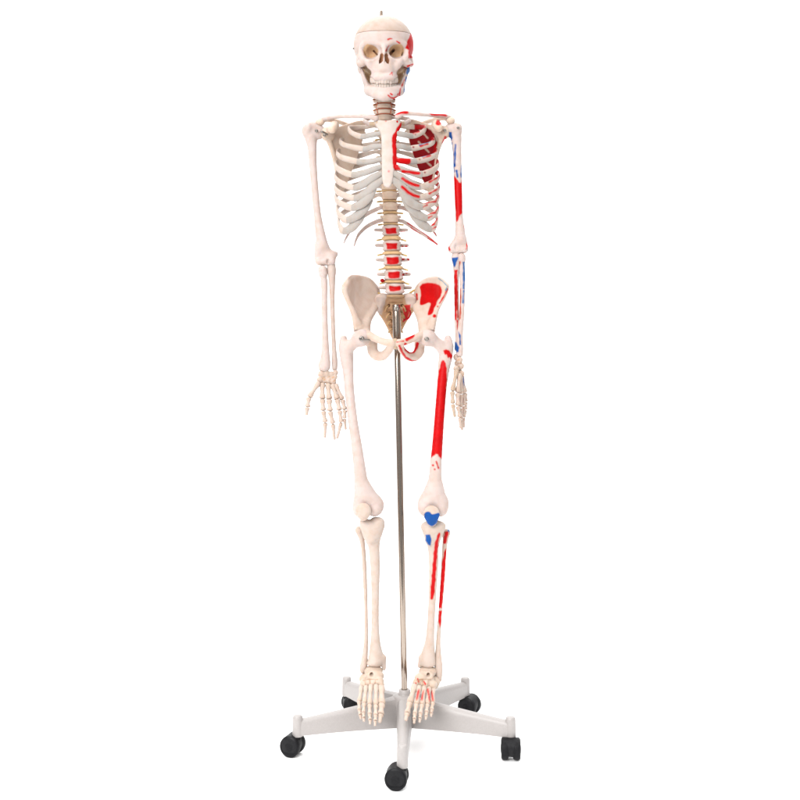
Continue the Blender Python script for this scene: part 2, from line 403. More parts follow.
    for s in (-1, 1):
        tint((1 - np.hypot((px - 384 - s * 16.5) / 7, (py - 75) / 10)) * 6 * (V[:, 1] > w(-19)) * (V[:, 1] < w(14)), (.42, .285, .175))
    a.data.foreach_set('color', C.ravel())
    cap = mesh_obj('skull_cap', *G[1], parent=o, base=(.66, .53, .46), paints=[('poly', RED, [(411, 33), (413, 38), (406, 38)], 1, 'any')])
    # eyelet on the crown
    e = P(381.3, 17.6, Y0)
    prof = [(.0088, -.004), (.0086, .000), (.0070, .0018), (.0050, .004), (.0036, .0062), (.0033, .011), (.0034, .0145), (.0024, .0165), (.0008, .0172)]
    V1, Q1, T1 = lathe(prof, 20, e)
    mesh_obj('eyelet', V1, Q1, cap, M_BRASS, T=T1)
    # little screw at the temple where the cap is hooked on
    V1, Q1, T1 = lathe([(.0014, 0), (.0026, .0005), (.0026, .003), (.0012, .004)], 14, P(352.6, 48.5, Y0 - .005), 'x'); mesh_obj('screw', V1, Q1, o, M_SCREW, T=T1)
    # upper teeth
    def arch(a, rx, ry, cy): return 384 + rx * math.sin(a), w(cy - ry * math.cos(a))
    def teeth(par, y0, y1, rx, ry, cy, flip):
        for i in range(14):
            a = math.radians(-78 + 156 * i / 13); x, Yt = arch(a, rx, ry, cy)
            wd = (2.0, 1.7, 1.8, 1.75, 1.75, 2.2, 2.2)[int(abs(i - 6.5))] * (.95 if not flip else .8)
            ln = (1.0, .93, 1.05, .9, .88, .86, .8)[int(abs(i - 6.5))]
            ya, yb = (y0, y0 + (y1 - y0) * ln) if not flip else (y1 - (y1 - y0) * ln, y1)
            A = P(x, ya, Yt); B = P(x, yb, Yt); c, s_ = math.cos(-a), math.sin(-a)
            seg = 10; aa = np.arange(seg) * 2 * np.pi / seg
            sq = lambda v: np.sign(v) * np.abs(v) ** .6
            rings = []
            for t, k1 in ((0, .72), (.25, .92), (.6, 1.0), (.9, .95), (1.0, .7)):
                tt = t if not flip else 1 - t
                cx = A + (B - A) * tt
                lx = sq(np.cos(aa)) * wd * .95 * K * k1; ly = sq(np.sin(aa)) * 1.35 * K * k1 * (1.25 - .55 * t)
                rings.append(np.stack([cx[0] + lx * math.cos(a) - ly * math.sin(-a) * -1, cx[1] + lx * math.sin(a) + ly * math.cos(a), np.full(seg, cx[2])], 1))
            V = np.concatenate(rings); n = len(rings)
            ii = np.arange(n - 1)[:, None] * seg; j = np.arange(seg)[None]; j2 = (j + 1) % seg
            Q = np.stack([ii + j, ii + seg + j, ii + seg + j2, ii + j2], -1).reshape(-1, 4)
            if flip: Q = Q[:, ::-1]
            V = np.vstack([V, rings[0].mean(0), rings[-1].mean(0)]); jj = np.arange(seg)
            T = np.concatenate([np.stack([np.full(seg, n * seg), jj, (jj + 1) % seg], 1), np.stack([np.full(seg, n * seg + 1), (n - 1) * seg + (jj + 1) % seg, (n - 1) * seg + jj], 1)])
            if flip: T = T[:, ::-1]
            mesh_obj('tooth', V, Q, par, base=(.71, .60, .535), T=T)
    teeth(o, 77.6, 83.9, 13.0, 18.5, -19, False)
    # mandible
    mp = []
    for s in (-1, 1):
        m = lambda u: 384.3 + s * u
        mp += chain([(m(0), 96, w(-35), 4.8), (m(6.5), 95.2, w(-33), 4.6), (m(12.5), 93, w(-24), 4.0), (m(16.2), 92, w(-12), 3.6), (m(16.8), 89.5, w(-5), 3.6)], .005)
        mp += chain([(m(17.0), 88.5, w(-6), 3.6), (m(20.2), 79, w(-5), 2.9), (m(22.8), 71, w(0), 2.6), (m(23.6), 67, w(4), 2.8)], .005, s=(.75, 1.5, 1))
        mp += chain([(m(16.2), 86.5, w(-12), 2.8), (m(19.8), 78, w(-13), 2.1), (m(22.4), 69.5, w(-13), 1.5)], .005, s=(.75, 1.4, 1))
        mp += chain([(m(0), 90.5, w(-34.5), 3.0), (m(7), 90.5, w(-32), 3.0), (m(12.2), 89, w(-24), 3.4), (m(14), 87.5, w(-12), 3.4)], .004)
        mp += chain([(m(4), 91.5, w(-33), 4.6), (m(12), 90.5, w(-26), 4.4), (m(16.2), 90, w(-12), 3.8)], .005)
    mp += [ep(384.3, 97, w(-37), 5.5, 3.5, 3.2, .005)]
    mp_paint = [('line', RED, [(388.2, 95.3), (390.5, 97.6), (394, 98.4), (396.6, 96.8)], .8), ('line', RED, [(390.5, 93.6), (392, 94.6)], .6), ('line', RED, [(397.8, 94), (397, 96.6)], .6),
                ('line', RED, [(400.6, 88.5), (399.2, 95.5)], .7, 'any'), ('line', RED, [(404.4, 80), (401.5, 87)], .5, 'any'), ('line', BLUE, [(406.6, 77), (405.6, 84), (404.2, 92)], .8, 'any'), ('line', (.03, .13, .36), [(409.4, 66.5), (407.6, 73)], 1.7, 'any')]
    mo = bone('mandible', mp, .0015, SK, BONE, mp_paint, 'lower jaw with red painted chin marks', .0002)
    teeth(mo, 83.2, 88.6, 12.4, 17.8, -18, True)
skull()
# ---- spine
def spx(y):   # x of the spine's axis at photo row y
    return np.interp(y, [95, 125, 195, 230, 260, 290, 300], [384, 385, 389.5, 391, 392.6, 395, 395.6])
def spY(y):   # its depth
    return np.interp(y, [95, 112, 125, 160, 200, 230, 262, 285, 300], [.022, .028, .040, .064, .055, .040, .020, .022, .036])
levels = []
for i, y in enumerate([82, 86, 90.5, 95.6, 100.8, 106.2, 111.9]): levels.append(('C', i + 1, y, 7.2, 4.8, 2.15, 9.6))
for i in range(12):
    y = 118 + 8.65 * i if i < 10 else (207.0, 219.0)[i - 10]
    levels.append(('T', i + 1, y, 7.2 + .10 * i, 7 + .06 * i, 3.1 + (.06 * i if i < 9 else 1.2), 13 - .35 * i))
for i, y in enumerate([230.8, 246.2, 260.6, 275, 288.4]): levels.append(('L', i + 1, y, 9.3 + .22 * i, 8.2, 5.1, 15.5))
for q, (reg, i, y, rx, ry, rz, tp) in enumerate(levels):
    cx, cY = float(spx(y)), float(spY(y))
    vis = True
    h = rz
    pr = [cone(P(cx, y - h * .62, cY), P(cx, y + h * .62, cY), rx * .50 * K, rx * .50 * K, .004, 'u', (1.78, 1.62, .9))]
    pr = []
    for t_, rr in ((-1, 1.0), (0, .88), (1, 1.0)):
        pr.append(ep(cx, y + t_ * h * .62, cY, rx * rr, ry * rr, h * .62, .005))
    # arch, spinous process, transverse processes, facets
    dY = ry * K
    for s in (-1, 1):
        pr += chain([(cx + s * rx * .55, y - h * .2, cY + dY * .8, 2.0), (cx + s * rx * .6, y, cY + dY + .010, 2.2), (cx, y + 1.2, cY + dY + .024, 2.0)], .003)
        drop = {'C': .6, 'T': -2.0, 'L': -.8}[reg]
        back = {'C': .0, 'T': .022, 'L': .006}[reg]
        pr += chain([(cx + s * rx * .6, y - h * .1, cY + dY + (.002 if reg != 'C' else -.008), 2.0), (cx + s * tp, y + drop, cY + dY + back, 1.7)], .003)
        pr += chain([(cx + s * rx * .62, y - h * 1.1, cY + dY + .010, 1.6), (cx + s * rx * .62, y + h * 1.2, cY + dY + .012, 1.7)], .003)
    sd = {'C': 3, 'T': 10, 'L': 3}[reg]
    pr += chain([(cx, y + 1.5, cY + dY + .020, 2.1), (cx, y + sd, cY + dY + .044, 1.6)], .003, s=(.7, 1, 1.2))
    base = BONE2 if reg == 'T' else ((.98, .83, .70) if reg == 'C' else BONE)
    if reg == 'T' and i >= 9: base = (.90, .71, .57)
    paints, lab = None, None
    if reg == 'L':
        hw = (5.0, 5.0, 5.7, 5.6, 5.4)[i - 1]; hh = (2.9, 3.0, 3.4, 3.1, 2.5)[i - 1]
        paints = [('poly', RED, [(cx + a_ * hw + rng.uniform(-.55, .55), y + b_ * hh + rng.uniform(-.4, .4)) for a_, b_ in ((-1.08, -1.05), (-.3, -1.05), (.4, -1.1), (1.05, -1.05), (1.05, 0), (1.14, .65), (.95, 1.1), (.1, 1.05), (-.5, 1.12), (-1.0, 1.08), (-1.04, .1))])]
        for dx, dy in (((10.5, 1.2), (13, 1.6)), ((10.8, .5), (14.2, .4)), ((10.5, -2), (16, -2.2)), ((9.5, -.5), (12.5, -2.0)), ((9, -6), (11, -5)))[i - 1]:
            paints.append(('dot', RED, (cx + dx, y + dy), 1.25 if i != 3 else 1.7))
        lab = 'lumbar vertebra with a red painted square on its front'
    bone('vertebra', pr, .0015, SK, base, paints, lab, .0002)
# discs
gaps = []
for a, b in zip(levels[:-1], levels[1:]):
    gaps.append((a[0], (a[2] + a[5] * 1.18 + b[2] - b[5] * 1.18) / 2, a, b))
for reg, yd, a, b in gaps[1:]:
    cx, cY = float(spx(yd)), float(spY(yd)); rx = (a[3] + b[3]) / 2
    th = max(.9, (b[2] - a[2] - 1.18 * (a[5] + b[5])) / 2 + .55)
    k = 1.0
    pr = [ep(cx, yd, cY, rx * 1.0, (a[4] + b[4]) / 2 * 1.03, th * 1.25, .002)]
    lowT = reg == 'L' or (reg == 'T' and a[1] >= 9)
    if lowT: pr = [cone(P(cx - rx * .42, yd, cY), P(cx + rx * .42, yd, cY), rx * .62 * K, rx * .62 * K, .003, 'u', (1, 1.35, th * 1.4 / (rx * .62)))]
    bone('intervertebral_disc', pr, .0012 if not lowT else .0013, SK, RUST if reg == 'C' else (LDISC if lowT else (.60, .42, .26)), None, None, 0)
bone('intervertebral_disc', [ep(395.6, 296, .032, 9.6, 8, 2.3, .002)], .0014, SK, DISC, None, None, 0)
# nerve roots leaving between the vertebrae
def nerve(y, s, L, drop, r=.85, col=NERVE, dx=.7):
    cx, cY = float(spx(y)), float(spY(y))
    b0 = P(cx + s * 5, y, cY + .012); b1 = P(cx + s * (5 + L * .5), y + drop * .25, cY + .010); b2 = P(cx + s * (5 + L), y + drop, cY + .002)
    tube_obj('nerve_root', [b0, b1, b2], r * K, r * K, SK, col, seg=8)
for reg, yd, a, b in gaps[2:]:
    for s in (-1, 1):
        if reg == 'C': nerve(yd, s, 6, 1.6, .8, (.55, .16, .08) if s > 0 else (.6, .24, .1))
        elif reg == 'T': nerve(yd, s, 5.5 if a[1] < 9 else 7.5, .5, .85)
        else: nerve(yd + .6, s, 9.5, 1.6 + s * .3, .85, (.80, .56, .22))
nerve(296, 1, 14, -6, 1.0); nerve(296, -1, 12, -3, .8)
for s in (-1, 1):   # vertebral arteries beside the neck
    pts = [P(384 + s * (7.2 + .8 * math.sin(t * 1.9)), 94 + t * 3.2, .020) for t in range(7)]
    tube_obj('vertebral_artery', pts, .5 * K, .5 * K, SK, (.72, .22, .12), seg=8)
bone('slipped_disc', [ep(382.2, 280.5, .012, 2.1, 2, 2.0), cone(P(383, 280.7, .016), P(390, 281.5, .03), 1.2 * K, 1.2 * K)], .0012, SK, RED, None, 'red bulging piece of disc beside the lumbar spine', 0)
# ---- sternum
def stY(px, py): return -.060 - .028 * np.clip((py - 116) / 72, 0, 1) + .00006 * (px - 387) ** 2
st_paint = [('poly', RED, [(403.5, 120.5), (399.5, 123.5), (394.6, 132), (391.6, 138), (392.4, 148), (392.8, 167), (395, 171), (404, 172), (404, 122)], 1, 'any'), ('dot', (.45, .12, .10), (386, 121), .9), ('dot', (.55, .2, .2), (388.7, 171.5), 1.2)]
STN = bone('sternum', [plate([(373.5, 117.2), (378.5, 119.2), (386, 120), (393, 119.2), (399.5, 117.4), (402.5, 122), (399, 130), (396.2, 137), (396.6, 150), (397, 166), (394, 171), (393.2, 180), (391, 187.5), (387.5, 189), (383.5, 187), (381.8, 178), (381.6, 160), (381.4, 137), (379.8, 131), (374, 123)], -.07, stY, .0052, .003, rnd=.004)],
    .0014, SK, (.74, .645, .59), st_paint, 'breastbone edged with red paint on one side', .0003)
# ---- ribs.   front end, lateral point, cartilage way points, sternum point   (photo pixels)
RIB_R = [((403.5, 123.5), (410, 121), [], (397, 122)),
         ((412.5, 136), (425, 127.5), [(404, 134.5)], (394, 132.5)), ((410.5, 148.5), (433.5, 140), [(402, 146.5)], (393, 145.5)),
         ((416.5, 161), (436.5, 151.5), [(404, 161)], (393, 158.5)), ((422, 174), (438, 163), [(410, 172.2), (401, 169)], (393, 166)),
         ((420, 187), (438.5, 174.5), [(410, 183), (401.5, 177.5)], (393, 172.5)), ((419.5, 197.5), (438.5, 186), [(410, 194), (401.5, 186.5)], (391.5, 178.5)),
         ((422, 207), (438.2, 196), [(412, 203), (404.5, 195.5)], (398.5, 185.5)), ((427, 218), (438, 207), [(417, 213.5), (409, 206)], (403, 198)),
         ((431, 229), (437, 218.5), [(423, 225), (415.5, 217)], (409.5, 209.5))]
RIB_L = []
for k_, (e_, l_, c_, s_) in enumerate(RIB_R):
    mir = lambda p, q=387.0: (2 * q - p[0], p[1] + .6)
    RIB_L.append((mir(e_), mir(l_), [mir(p) for p in c_], mir(s_, 387)))
RIB_L[9] = ((343.5, 231), (338.5, 219.5), [(351, 228), (358.5, 220)], (364.5, 212))
RIB_L[8] = ((347, 220), (337.2, 208), [(357, 215.5), (365, 208)], (371, 200))
red_cart = {4: [(393, 161), (408, 161.3)], 5: [(403, 171.3), (419, 173.4)], 6: [(402.5, 178.5), (409, 183), (418.5, 185.8)], 7: [(402, 187), (409, 193), (418.5, 197)]}
def ribs(tab, side):
    s = side
    for i, (end, lat, cart, ste) in enumerate(tab):
        ty = levels[7 + i][2]; cx = float(spx(ty)); cY = float(spY(ty)); ry = levels[7 + i][4] * K
        W = abs(lat[0] - cx); big = min(1, .35 + .16 * i)
        Yf = -.030 - .034 * min(1, i / 4) + (.010 * max(0, i - 7))
        Yb = cY + ry + .010 + .020 * big
        ly = lat[1]
        q = lambda fx, fy, Y: P(cx + s * W * fx, ty + (ly - ty) * fy, Y)
        pts = [P(cx + s * 6.5, ty - .5, cY + .012), P(cx + s * 13, ty - .5, cY + ry + .014), q(.55, .30, Yb), q(.84, .62, Yb - .016), q(.985, .9, .030 + .006 * big)]
        pts += [P(cx + s * W * 1.0, ly + (end[1] - ly) * .22, -.004), P(end[0] + (lat[0] - end[0]) * .72, ly + (end[1] - ly) * .62, -.034 * max(.55, big))]
        pts += [P(end[0], end[1], Yf)]
        pts = pts if i > 0 else [pts[0], pts[1], q(.8, .2, .062), q(1.0, .7, .030), P(end[0] + s * 4, end[1] - 1.5, -.010), P(*end, -.036)]
        hh = 2.45 + .12 * min(i, 4) + .08 * max(0, i - 4)
        rh = lambda u: (hh * K) * np.interp(u, [0, .08, .2, .7, .95, 1], [.8, .62, .9, 1.0, 1.08, 1.0]) * (1 + .05 * np.sin(u * 19 + i))
        rt = lambda u: (1.25 * K) * np.interp(u, [0, .1, .3, 1], [1.2, .9, 1.0, 1.05])
        paints = None; lab = None
        if s > 0:
            x0 = end[0]
            paints = []
            if 1 <= i <= 7: paints += [('poly', (.34, .003, .006), [(x0 + (2 if i < 5 else 8), ty - 16), (441, ty - 16), (441, ty + 60), (x0 + (2 if i < 5 else 8), ty + 60)], 1, 'inside')]
            if i in (2, 3, 4, 5): paints.append(('line', (.04, .10, .22), [(lat[0] - 14, lat[1] + 5.2), (lat[0] - 3, lat[1] + 1.2)], .6))
            if 1 <= i <= 4: paints += [('line', RED, [(lat[0] - 13, lat[1] + 6.4), (lat[0] - 6, lat[1] + 4.0)], .75), ('line', RED, [(lat[0] - 3, lat[1] + .2), (lat[0], lat[1] - .8)], 1.0), ('dot', DRED, (end[0] + 3, end[1] - 1.5), .8)]
            if i in (5, 6): paints.append(('line', RED, [(lat[0] - 9, lat[1] + 7.5), (lat[0] - 1, lat[1] + 3), (lat[0] + 1, lat[1] + 1)], .8))
            if i in (7, 8, 9):
                paints.append(('line', RED, [(end[0] + 1, end[1] - 4), (lat[0] - 2.5, (end[1] + lat[1]) / 2), (lat[0], lat[1])], .8))
                paints.append(('line', RED, [(end[0] - 2, end[1] + 1.6), (end[0] + 5, end[1] - 2)], .6))
            lab = 'rib with red and blue painted muscle areas'
        nrib = len(pts)
        # costal cartilage
        cp = [P(end[0] + s * .6, end[1], Yf + .001)]
        n = len(cart)
        Ys = stY(387, ste[1]) + .003 if i < 7 else -.078 + .010 * (i - 7)
        for j, c in enumerate(cart):
            cp.append(P(c[0], c[1], Yf + (Ys - Yf) * (j + 1) / (n + 1) - .006))
        cp.append(P(ste[0] - s * .5, ste[1], Ys))
        whole = catmull(pts + cp[1:], .0016)
        cut = int(np.argmin(np.linalg.norm(whole - pts[-1], axis=1)))
        o = tube_rib('rib', whole[:cut + 1], rh, rt, (.715, .605, .535) if i > 0 else BONE, paints, lab, raw=True)
        cp = whole[cut:]
        cpn = []
        if s > 0:
            if i + 1 in red_cart: cpn.append(('line', RED, red_cart[i + 1], 3.1 if i + 1 == 4 else 1.55))
            if i <= 5: cpn.append(('poly', RED, [(392, 120), (401, 118), (396.5, 131), (395.6, 140), (397, 150), (397.5, 158), (398, 166), (401.5, 170), (392, 171)], 1, 'any'))
        tube_rib('costal_cartilage', cp, lambda u: np.full(len(u), (hh * 1.06 if i > 0 else 2.2) * K) * np.interp(u, [0, .35, .7, 1], [1, 1 if i < 5 else 1.3, 1 if i < 5 else 1.2, .82 if i < 7 else .55]), lambda u: np.full(len(u), 1.45 * K), CART if i > 0 else (.66, .50, .36), cpn, None, o, raw=True)
def tube_rib(name, pts, rh, rt, base, paints, label, parent=None, raw=False):
    path = pts if raw else catmull(pts, .0022); u = np.linspace(0, 1, len(path))
    V, Q, T = sweep(path, rh(u), rt(u), (0, 0, 1), 22 if paints else 14)
    if paints:
        ins = [p for p in paints if p[-1] == 'inside']; rest = [p for p in paints if p[-1] != 'inside']
    else: ins, rest = [], paints
    o = mesh_obj(name, V, Q, parent or SK, None, base, rest, label, T)
    for p in ins:       # painted on the hollow face of the rear part of the rib
        a = o.data.attributes['paint']; n = len(V)
        C = np.empty(n * 4, f4); a.data.foreach_get('color', C); C = C.reshape(-1, 4)
        N = np.empty(n * 3, f4); o.data.vertex_normals.foreach_get('vector', N); N = N.reshape(-1, 3)
        x, y = proj(V); d = poly2d(np.array(p[2], float), x, y)
        m = (np.clip(.5 - d, 0, 1) * (V[:, 1] > .012) * (N[:, 1] < .4))[:, None]
        C[:, :3] = C[:, :3] * (1 - m) + np.array(p[1]) * m
        a.data.foreach_set('color', C.ravel())
    return o
ribs(RIB_R, 1); ribs(RIB_L, -1)
# floating ribs
fl = lambda u: 2.25 * K * np.interp(u, [0, .1, .7, 1], [.8, 1, .8, .4])
ft = lambda u: 1.1 * K * np.interp(u, [0, .1, .8, 1], [1.1, 1, .8, .5])
tube_rib('rib', [P(382, 207.5, .066), P(376, 209.5, .078), P(364, 216, .082), (P(353, 227, .060)), P(346, 238, .030), P(344, 243, .018)], fl, ft, BONE, None, None)
tube_rib('rib', [P(383, 220, .062), P(377, 221.5, .076), P(367, 226.5, .082), P(359.5, 233.5, .068), P(356, 240, .055), P(354.2, 246, .045)], fl, ft, BONE, None, None)
tube_rib('rib', [P(398, 207.5, .066), P(405, 208.5, .078), P(416, 215, .082), P(427, 224, .060), P(434, 232, .030), P(436.5, 236, .018)], fl, ft, BONE, [('line', RED, [(412, 213), (436, 235)], .6)], None)
tube_rib('rib', [P(398.5, 220.5, .062), P(404, 222, .074), P(414, 228.5, .080), P(425, 235.5, .066), P(433, 241, .050), P(437.5, 244.5, .040)], lambda u: fl(u) * .9, ft, BONE, [('line', RED, [(408, 223), (422, 231.5), (437, 242.5)], .75), ('line', RED, [(411, 228), (420, 233.5)], .5), ('line', RED, [(428, 238.5), (437, 244.8)], .7)], 'short lowest rib edged with red lines')
# ---- shoulder girdle
for s in (-1, 1):
    if s < 0: pts = [(376.5, 118.5, -.060, 2.9), (366, 116.3, -.062, 2.2), (350, 116.2, -.046, 1.9), (336, 116.8, -.020, 2.0), (326, 118.5, .004, 2.5), (321.5, 120.5, .010, 2.4)]
    else: pts = [(397, 116.6, -.060, 3.0), (404.5, 113.4, -.062, 2.3), (421, 114.4, -.046, 1.9), (434, 115.6, -.022, 1.9), (445, 116.4, .002, 2.3), (449.5, 118, .010, 2.3)]
    path = catmull([np.append(P(*p[:3]), p[3] * K) for p in pts], .0025)
    V, Q, T = sweep(path[:, :3], path[:, 3], path[:, 3] * 1.05, (0, 0, 1), 14)
    mesh_obj('clavicle', V, Q, SK, base=BONE, T=T, paints=None if s < 0 else [('poly', RED, [(392, 110.5), (409, 109.8), (408.5, 113.4), (392, 115.2)], 1, 'any'), ('poly', RED, [(428.5, 113), (448, 113.2), (446.5, 116.4), (431.5, 115.8)], 1, 'any')],
             label=None if s < 0 else 'collarbone with two red painted strips')
def scapula(s):
    m = (lambda x: x) if s < 0 else (lambda x: 770.5 - x)
    oy = 0 if s < 0 else -1.5
    def Yf(px, py):
        u = np.clip((m(px) - 324) / 46, 0, 1)
        return .018 + .092 * u ** .8 - .012 * np.sin(np.pi * u) + .0002 * (py - 150)
    out = [(m(a), b + oy) for a, b in [(325, 130), (331, 128.5), (340, 127), (352, 121), (362, 117), (366, 120), (363, 136), (356, 158), (348, 180), (343, 193), (339, 197), (336.5, 192), (336, 178), (334, 163), (330, 148), (326, 139)]]
    pr = [plate(out, .05, Yf, lambda px, py: .0030 + .0035 * np.exp(-((m(px) - 331 - (py - 140) * .12) / 5) ** 2), .004, rnd=.0025, slope=1.5)]
    pr += chain([(m(325.5), 134 + oy, .006, 5.6), (m(331), 134.5 + oy, .022, 5.0)], .005, s=(.8, 1, 1.2))
    pr += chain([(m(328), 138 + oy, .016, 3.0), (m(333), 152 + oy, .034, 2.2), (m(337), 172 + oy, .050, 2.1), (m(339.5), 192 + oy, .055, 2.6)], .004)
    pr += chain([(m(334), 126 + oy, .012, 4.2), (m(334.5), 125.5 + oy, -.014, 4.6), (m(332), 129 + oy, -.030, 4.4)], .006)     # coracoid
    pr += chain([(m(364), 133 + oy, .112, 2), (m(345), 124 + oy, .085, 2.6), (m(328), 119.5 + oy, .048, 3.2), (m(321), 120.5 + oy, .022, 4.4), (m(320), 122.5 + oy, .006, 4.2)], .006, s=(1.05, 1, .8))  # spine and acromion
    paints = None
    if s > 0:
        paints = [('poly', DRED, smooth_poly([(m(335), 131), (m(361), 120), (m(361), 150), (m(345), 188), (m(337.5), 180), (m(334.5), 150)], 2)), ('line', (.40, .31, .25), [(m(352), 128), (m(343), 138)], .7), ('line', (.40, .31, .25), [(m(352), 142), (m(342), 152)], .8), ('line', (.40, .31, .25), [(m(346), 160), (m(339.5), 166)], .7), ('dot', RED, (m(332), 122.7), 3.0), ('line', RED, [(m(327), 143), (m(325), 137)], 1.4, 'any'), ('line', RED, [(m(334), 142), (m(337.5), 158)], 1.0)]
    bone('scapula', pr, .0016, SK, (.84, .68, .56), paints, None if s < 0 else 'shoulder blade with dark red painted hollow', .0003)
scapula(-1); scapula(1)
# ---- arms
bone('humerus', chain([(312, 129, .010, 7.6), (311, 136, .010, 6.6), (312.2, 148, .010, 4.6), (313, 165, .010, 3.9), (315, 190, .008, 3.5), (317.5, 215, .006, 3.7), (320.5, 235, .004, 5.0), (322.5, 246, .004, 6.0)], .006)
     + [ep(318.5, 132, .014, 6.8, 7.5, 7.5, .006), ep(306.5, 131, .008, 4.6, 6.5, 6.5, .006), ep(308.5, 127.5, -.004, 3.5, 4.5, 5, .006)]
     + chain([(322, 246, .004, 5.0), (329.5, 253, .006, 3.8), (335.5, 254, .008, 2.6)], .006) + chain([(320, 246, .004, 5.2), (317.6, 258, .004, 3.2), (319, 261, .002, 2.6)], .006)
     + [cone(P(319.6, 261.5, -.001), P(331.4, 261.5, .001), 4.0 * K, 4.2 * K, .005), ep(331, 256, .003, 5.4, 3.6, 5.0, .006), ep(324, 255, .004, 5, 3.4, 5, .006), ep(327.8, 261.5, -.012, 1.5, 4, 3.4, .002, 's')], .0016, SK, BONE)
bone('ulna', chain([(328.6, 256.5, .020, 3.0), (330.5, 262, .014, 3.8), (331.5, 270, .002, 4.6), (332, 280, .000, 3.3), (332.3, 300, .002, 2.5), (333.2, 330, .004, 2.1), (334.3, 352, .006, 2.3), (334.6, 361, .006, 3.0), (334.8, 368.4, .006, 2.6)], .004), .0015, SK, (.70, .575, .515))
bone('radius', chain([(322.6, 270, -.004, 4.6), (323.2, 274, -.004, 4.4)], .002) + chain([(323.2, 274, -.003, 2.9), (324.3, 284, -.002, 3.4), (324.4, 300, -.003, 2.9), (325, 330, -.004, 3.1), (325.4, 350, -.004, 3.8), (325, 362, -.004, 5.3), (324.8, 366.5, -.004, 5.4)], .003)
     + chain([(321, 364, -.004, 2.6), (320.5, 369, -.004, 1.6)], .004), .0015, SK, BONE)
h_paint = [('poly', BLUE, [(449, 132), (451.8, 132), (452.2, 138), (451, 143), (450.2, 143), (449.2, 138)], 1, 'any'), ('line', BLUE, [(455.4, 145), (455, 155), (454.6, 166)], .9), ('line', BLUE, [(451.6, 143), (452.6, 160), (453.8, 172)], .8), ('line', BLUE, [(456.4, 171), (457.6, 177)], 1.1), ('line', BLUE, [(461.6, 166), (461.2, 177)], .7),
           ('poly', RED, [(453.3, 175), (456.5, 178.5), (459, 182.5), (460.5, 182.5), (462.5, 178), (463, 205), (462, 213), (459, 217.5), (457, 222), (456.4, 222), (454.4, 200)]),
           ('line', (.55, .03, .03), [(464.5, 226), (466.8, 234), (467.8, 242), (466.2, 249)], .65), ('line', RED, [(448.6, 247), (449.6, 250)], .8, 'any'), ('dot', (.06, .06, .06), (458, 127.6), 1.1)]
bone('humerus', chain([(455, 128.5, .010, 5.6), (456, 137, .010, 5.6), (457, 150, .010, 4.5), (457.6, 170, .010, 4.1), (458.4, 195, .008, 3.9), (459, 215, .006, 3.8), (460, 230, .004, 4.8), (460.5, 240, .004, 5.8)], .006)
     + [ep(449.6, 130.5, .014, 5.4, 7, 7, .006), ep(457.6, 129, .004, 4.6, 6, 6, .006)] + chain([(459, 240, .004, 5), (453, 247, .003, 4.2), (451, 249, .003, 3.0)], .006) + chain([(461, 240, .004, 5.0), (464.4, 247, .004, 3.8), (465, 249, .004, 3.2)], .006)
     + [cone(P(452, 250, .000), P(464, 249.6, .000), 3.3 * K, 3.8 * K, .005), ep(456.2, 246.5, -.012, 1.9, 3.6, 4.2, .003, 's')], .0015, SK, BONE, h_paint, 'upper arm bone with red band and blue strips')
bone('ulna', chain([(457.5, 249.5, .016, 3.4), (456, 257, .004, 4.6), (456.3, 266, .000, 3.4), (456.2, 285, .002, 2.4), (456.6, 310, .004, 2.3), (457.2, 335, .005, 2.3), (457.4, 349, .006, 2.9)], .004), .0014, SK, BONE,
     [('poly', BLUE, [(451.3, 257.5), (458, 257.3), (457.4, 261), (454.4, 267.5), (452.6, 262)]), ('poly', RED, [(454.2, 270), (457.4, 270), (457.8, 300), (456.4, 320), (454.6, 320)], 1, 'any'), ('poly', (.36, .06, .035), [(457.8, 285), (459, 285), (459.2, 318), (457, 318)]), ('line', RED, [(457.2, 321), (457.8, 329)], .8), ('poly', BLUE, [(453.3, 341), (456, 342.5), (458.6, 348), (458.6, 352), (456.6, 352.4), (454.4, 349)])], 'forearm bone with blue triangle and red strip')
bone('radius', chain([(461.6, 257, -.002, 4.0), (461.8, 260, -.002, 3.8)], .002) + chain([(461.8, 260, -.001, 2.6), (462, 270, -.001, 3.0), (462.6, 290, -.002, 2.8), (461.6, 315, -.003, 2.6), (460, 335, -.004, 3.0), (459.6, 349, -.004, 3.6), (459.6, 354, -.004, 3.4)], .003), .0014, SK, BONE,
     [('poly', (.03, .10, .27), [(463, 262), (465.6, 262), (465.4, 275), (464.4, 289), (462.8, 289), (462.8, 272)]), ('line', (.04, .12, .30), [(463.6, 291), (463, 303)], .7), ('line', (.36, .06, .035), [(459.8, 262), (458.8, 268)], .8), ('poly', (.36, .06, .035), [(458.6, 290), (461, 288), (461, 318), (459, 320)]), ('poly', BLUE, [(458.6, 332), (460.4, 335), (461.4, 345), (459.4, 345)], 1, 'any'), ('poly', BLUE, [(453.3, 341), (456, 342), (459, 347.5), (459, 352), (456.6, 352.6), (454.4, 349)])], 'forearm bone with a blue strip along its edge')
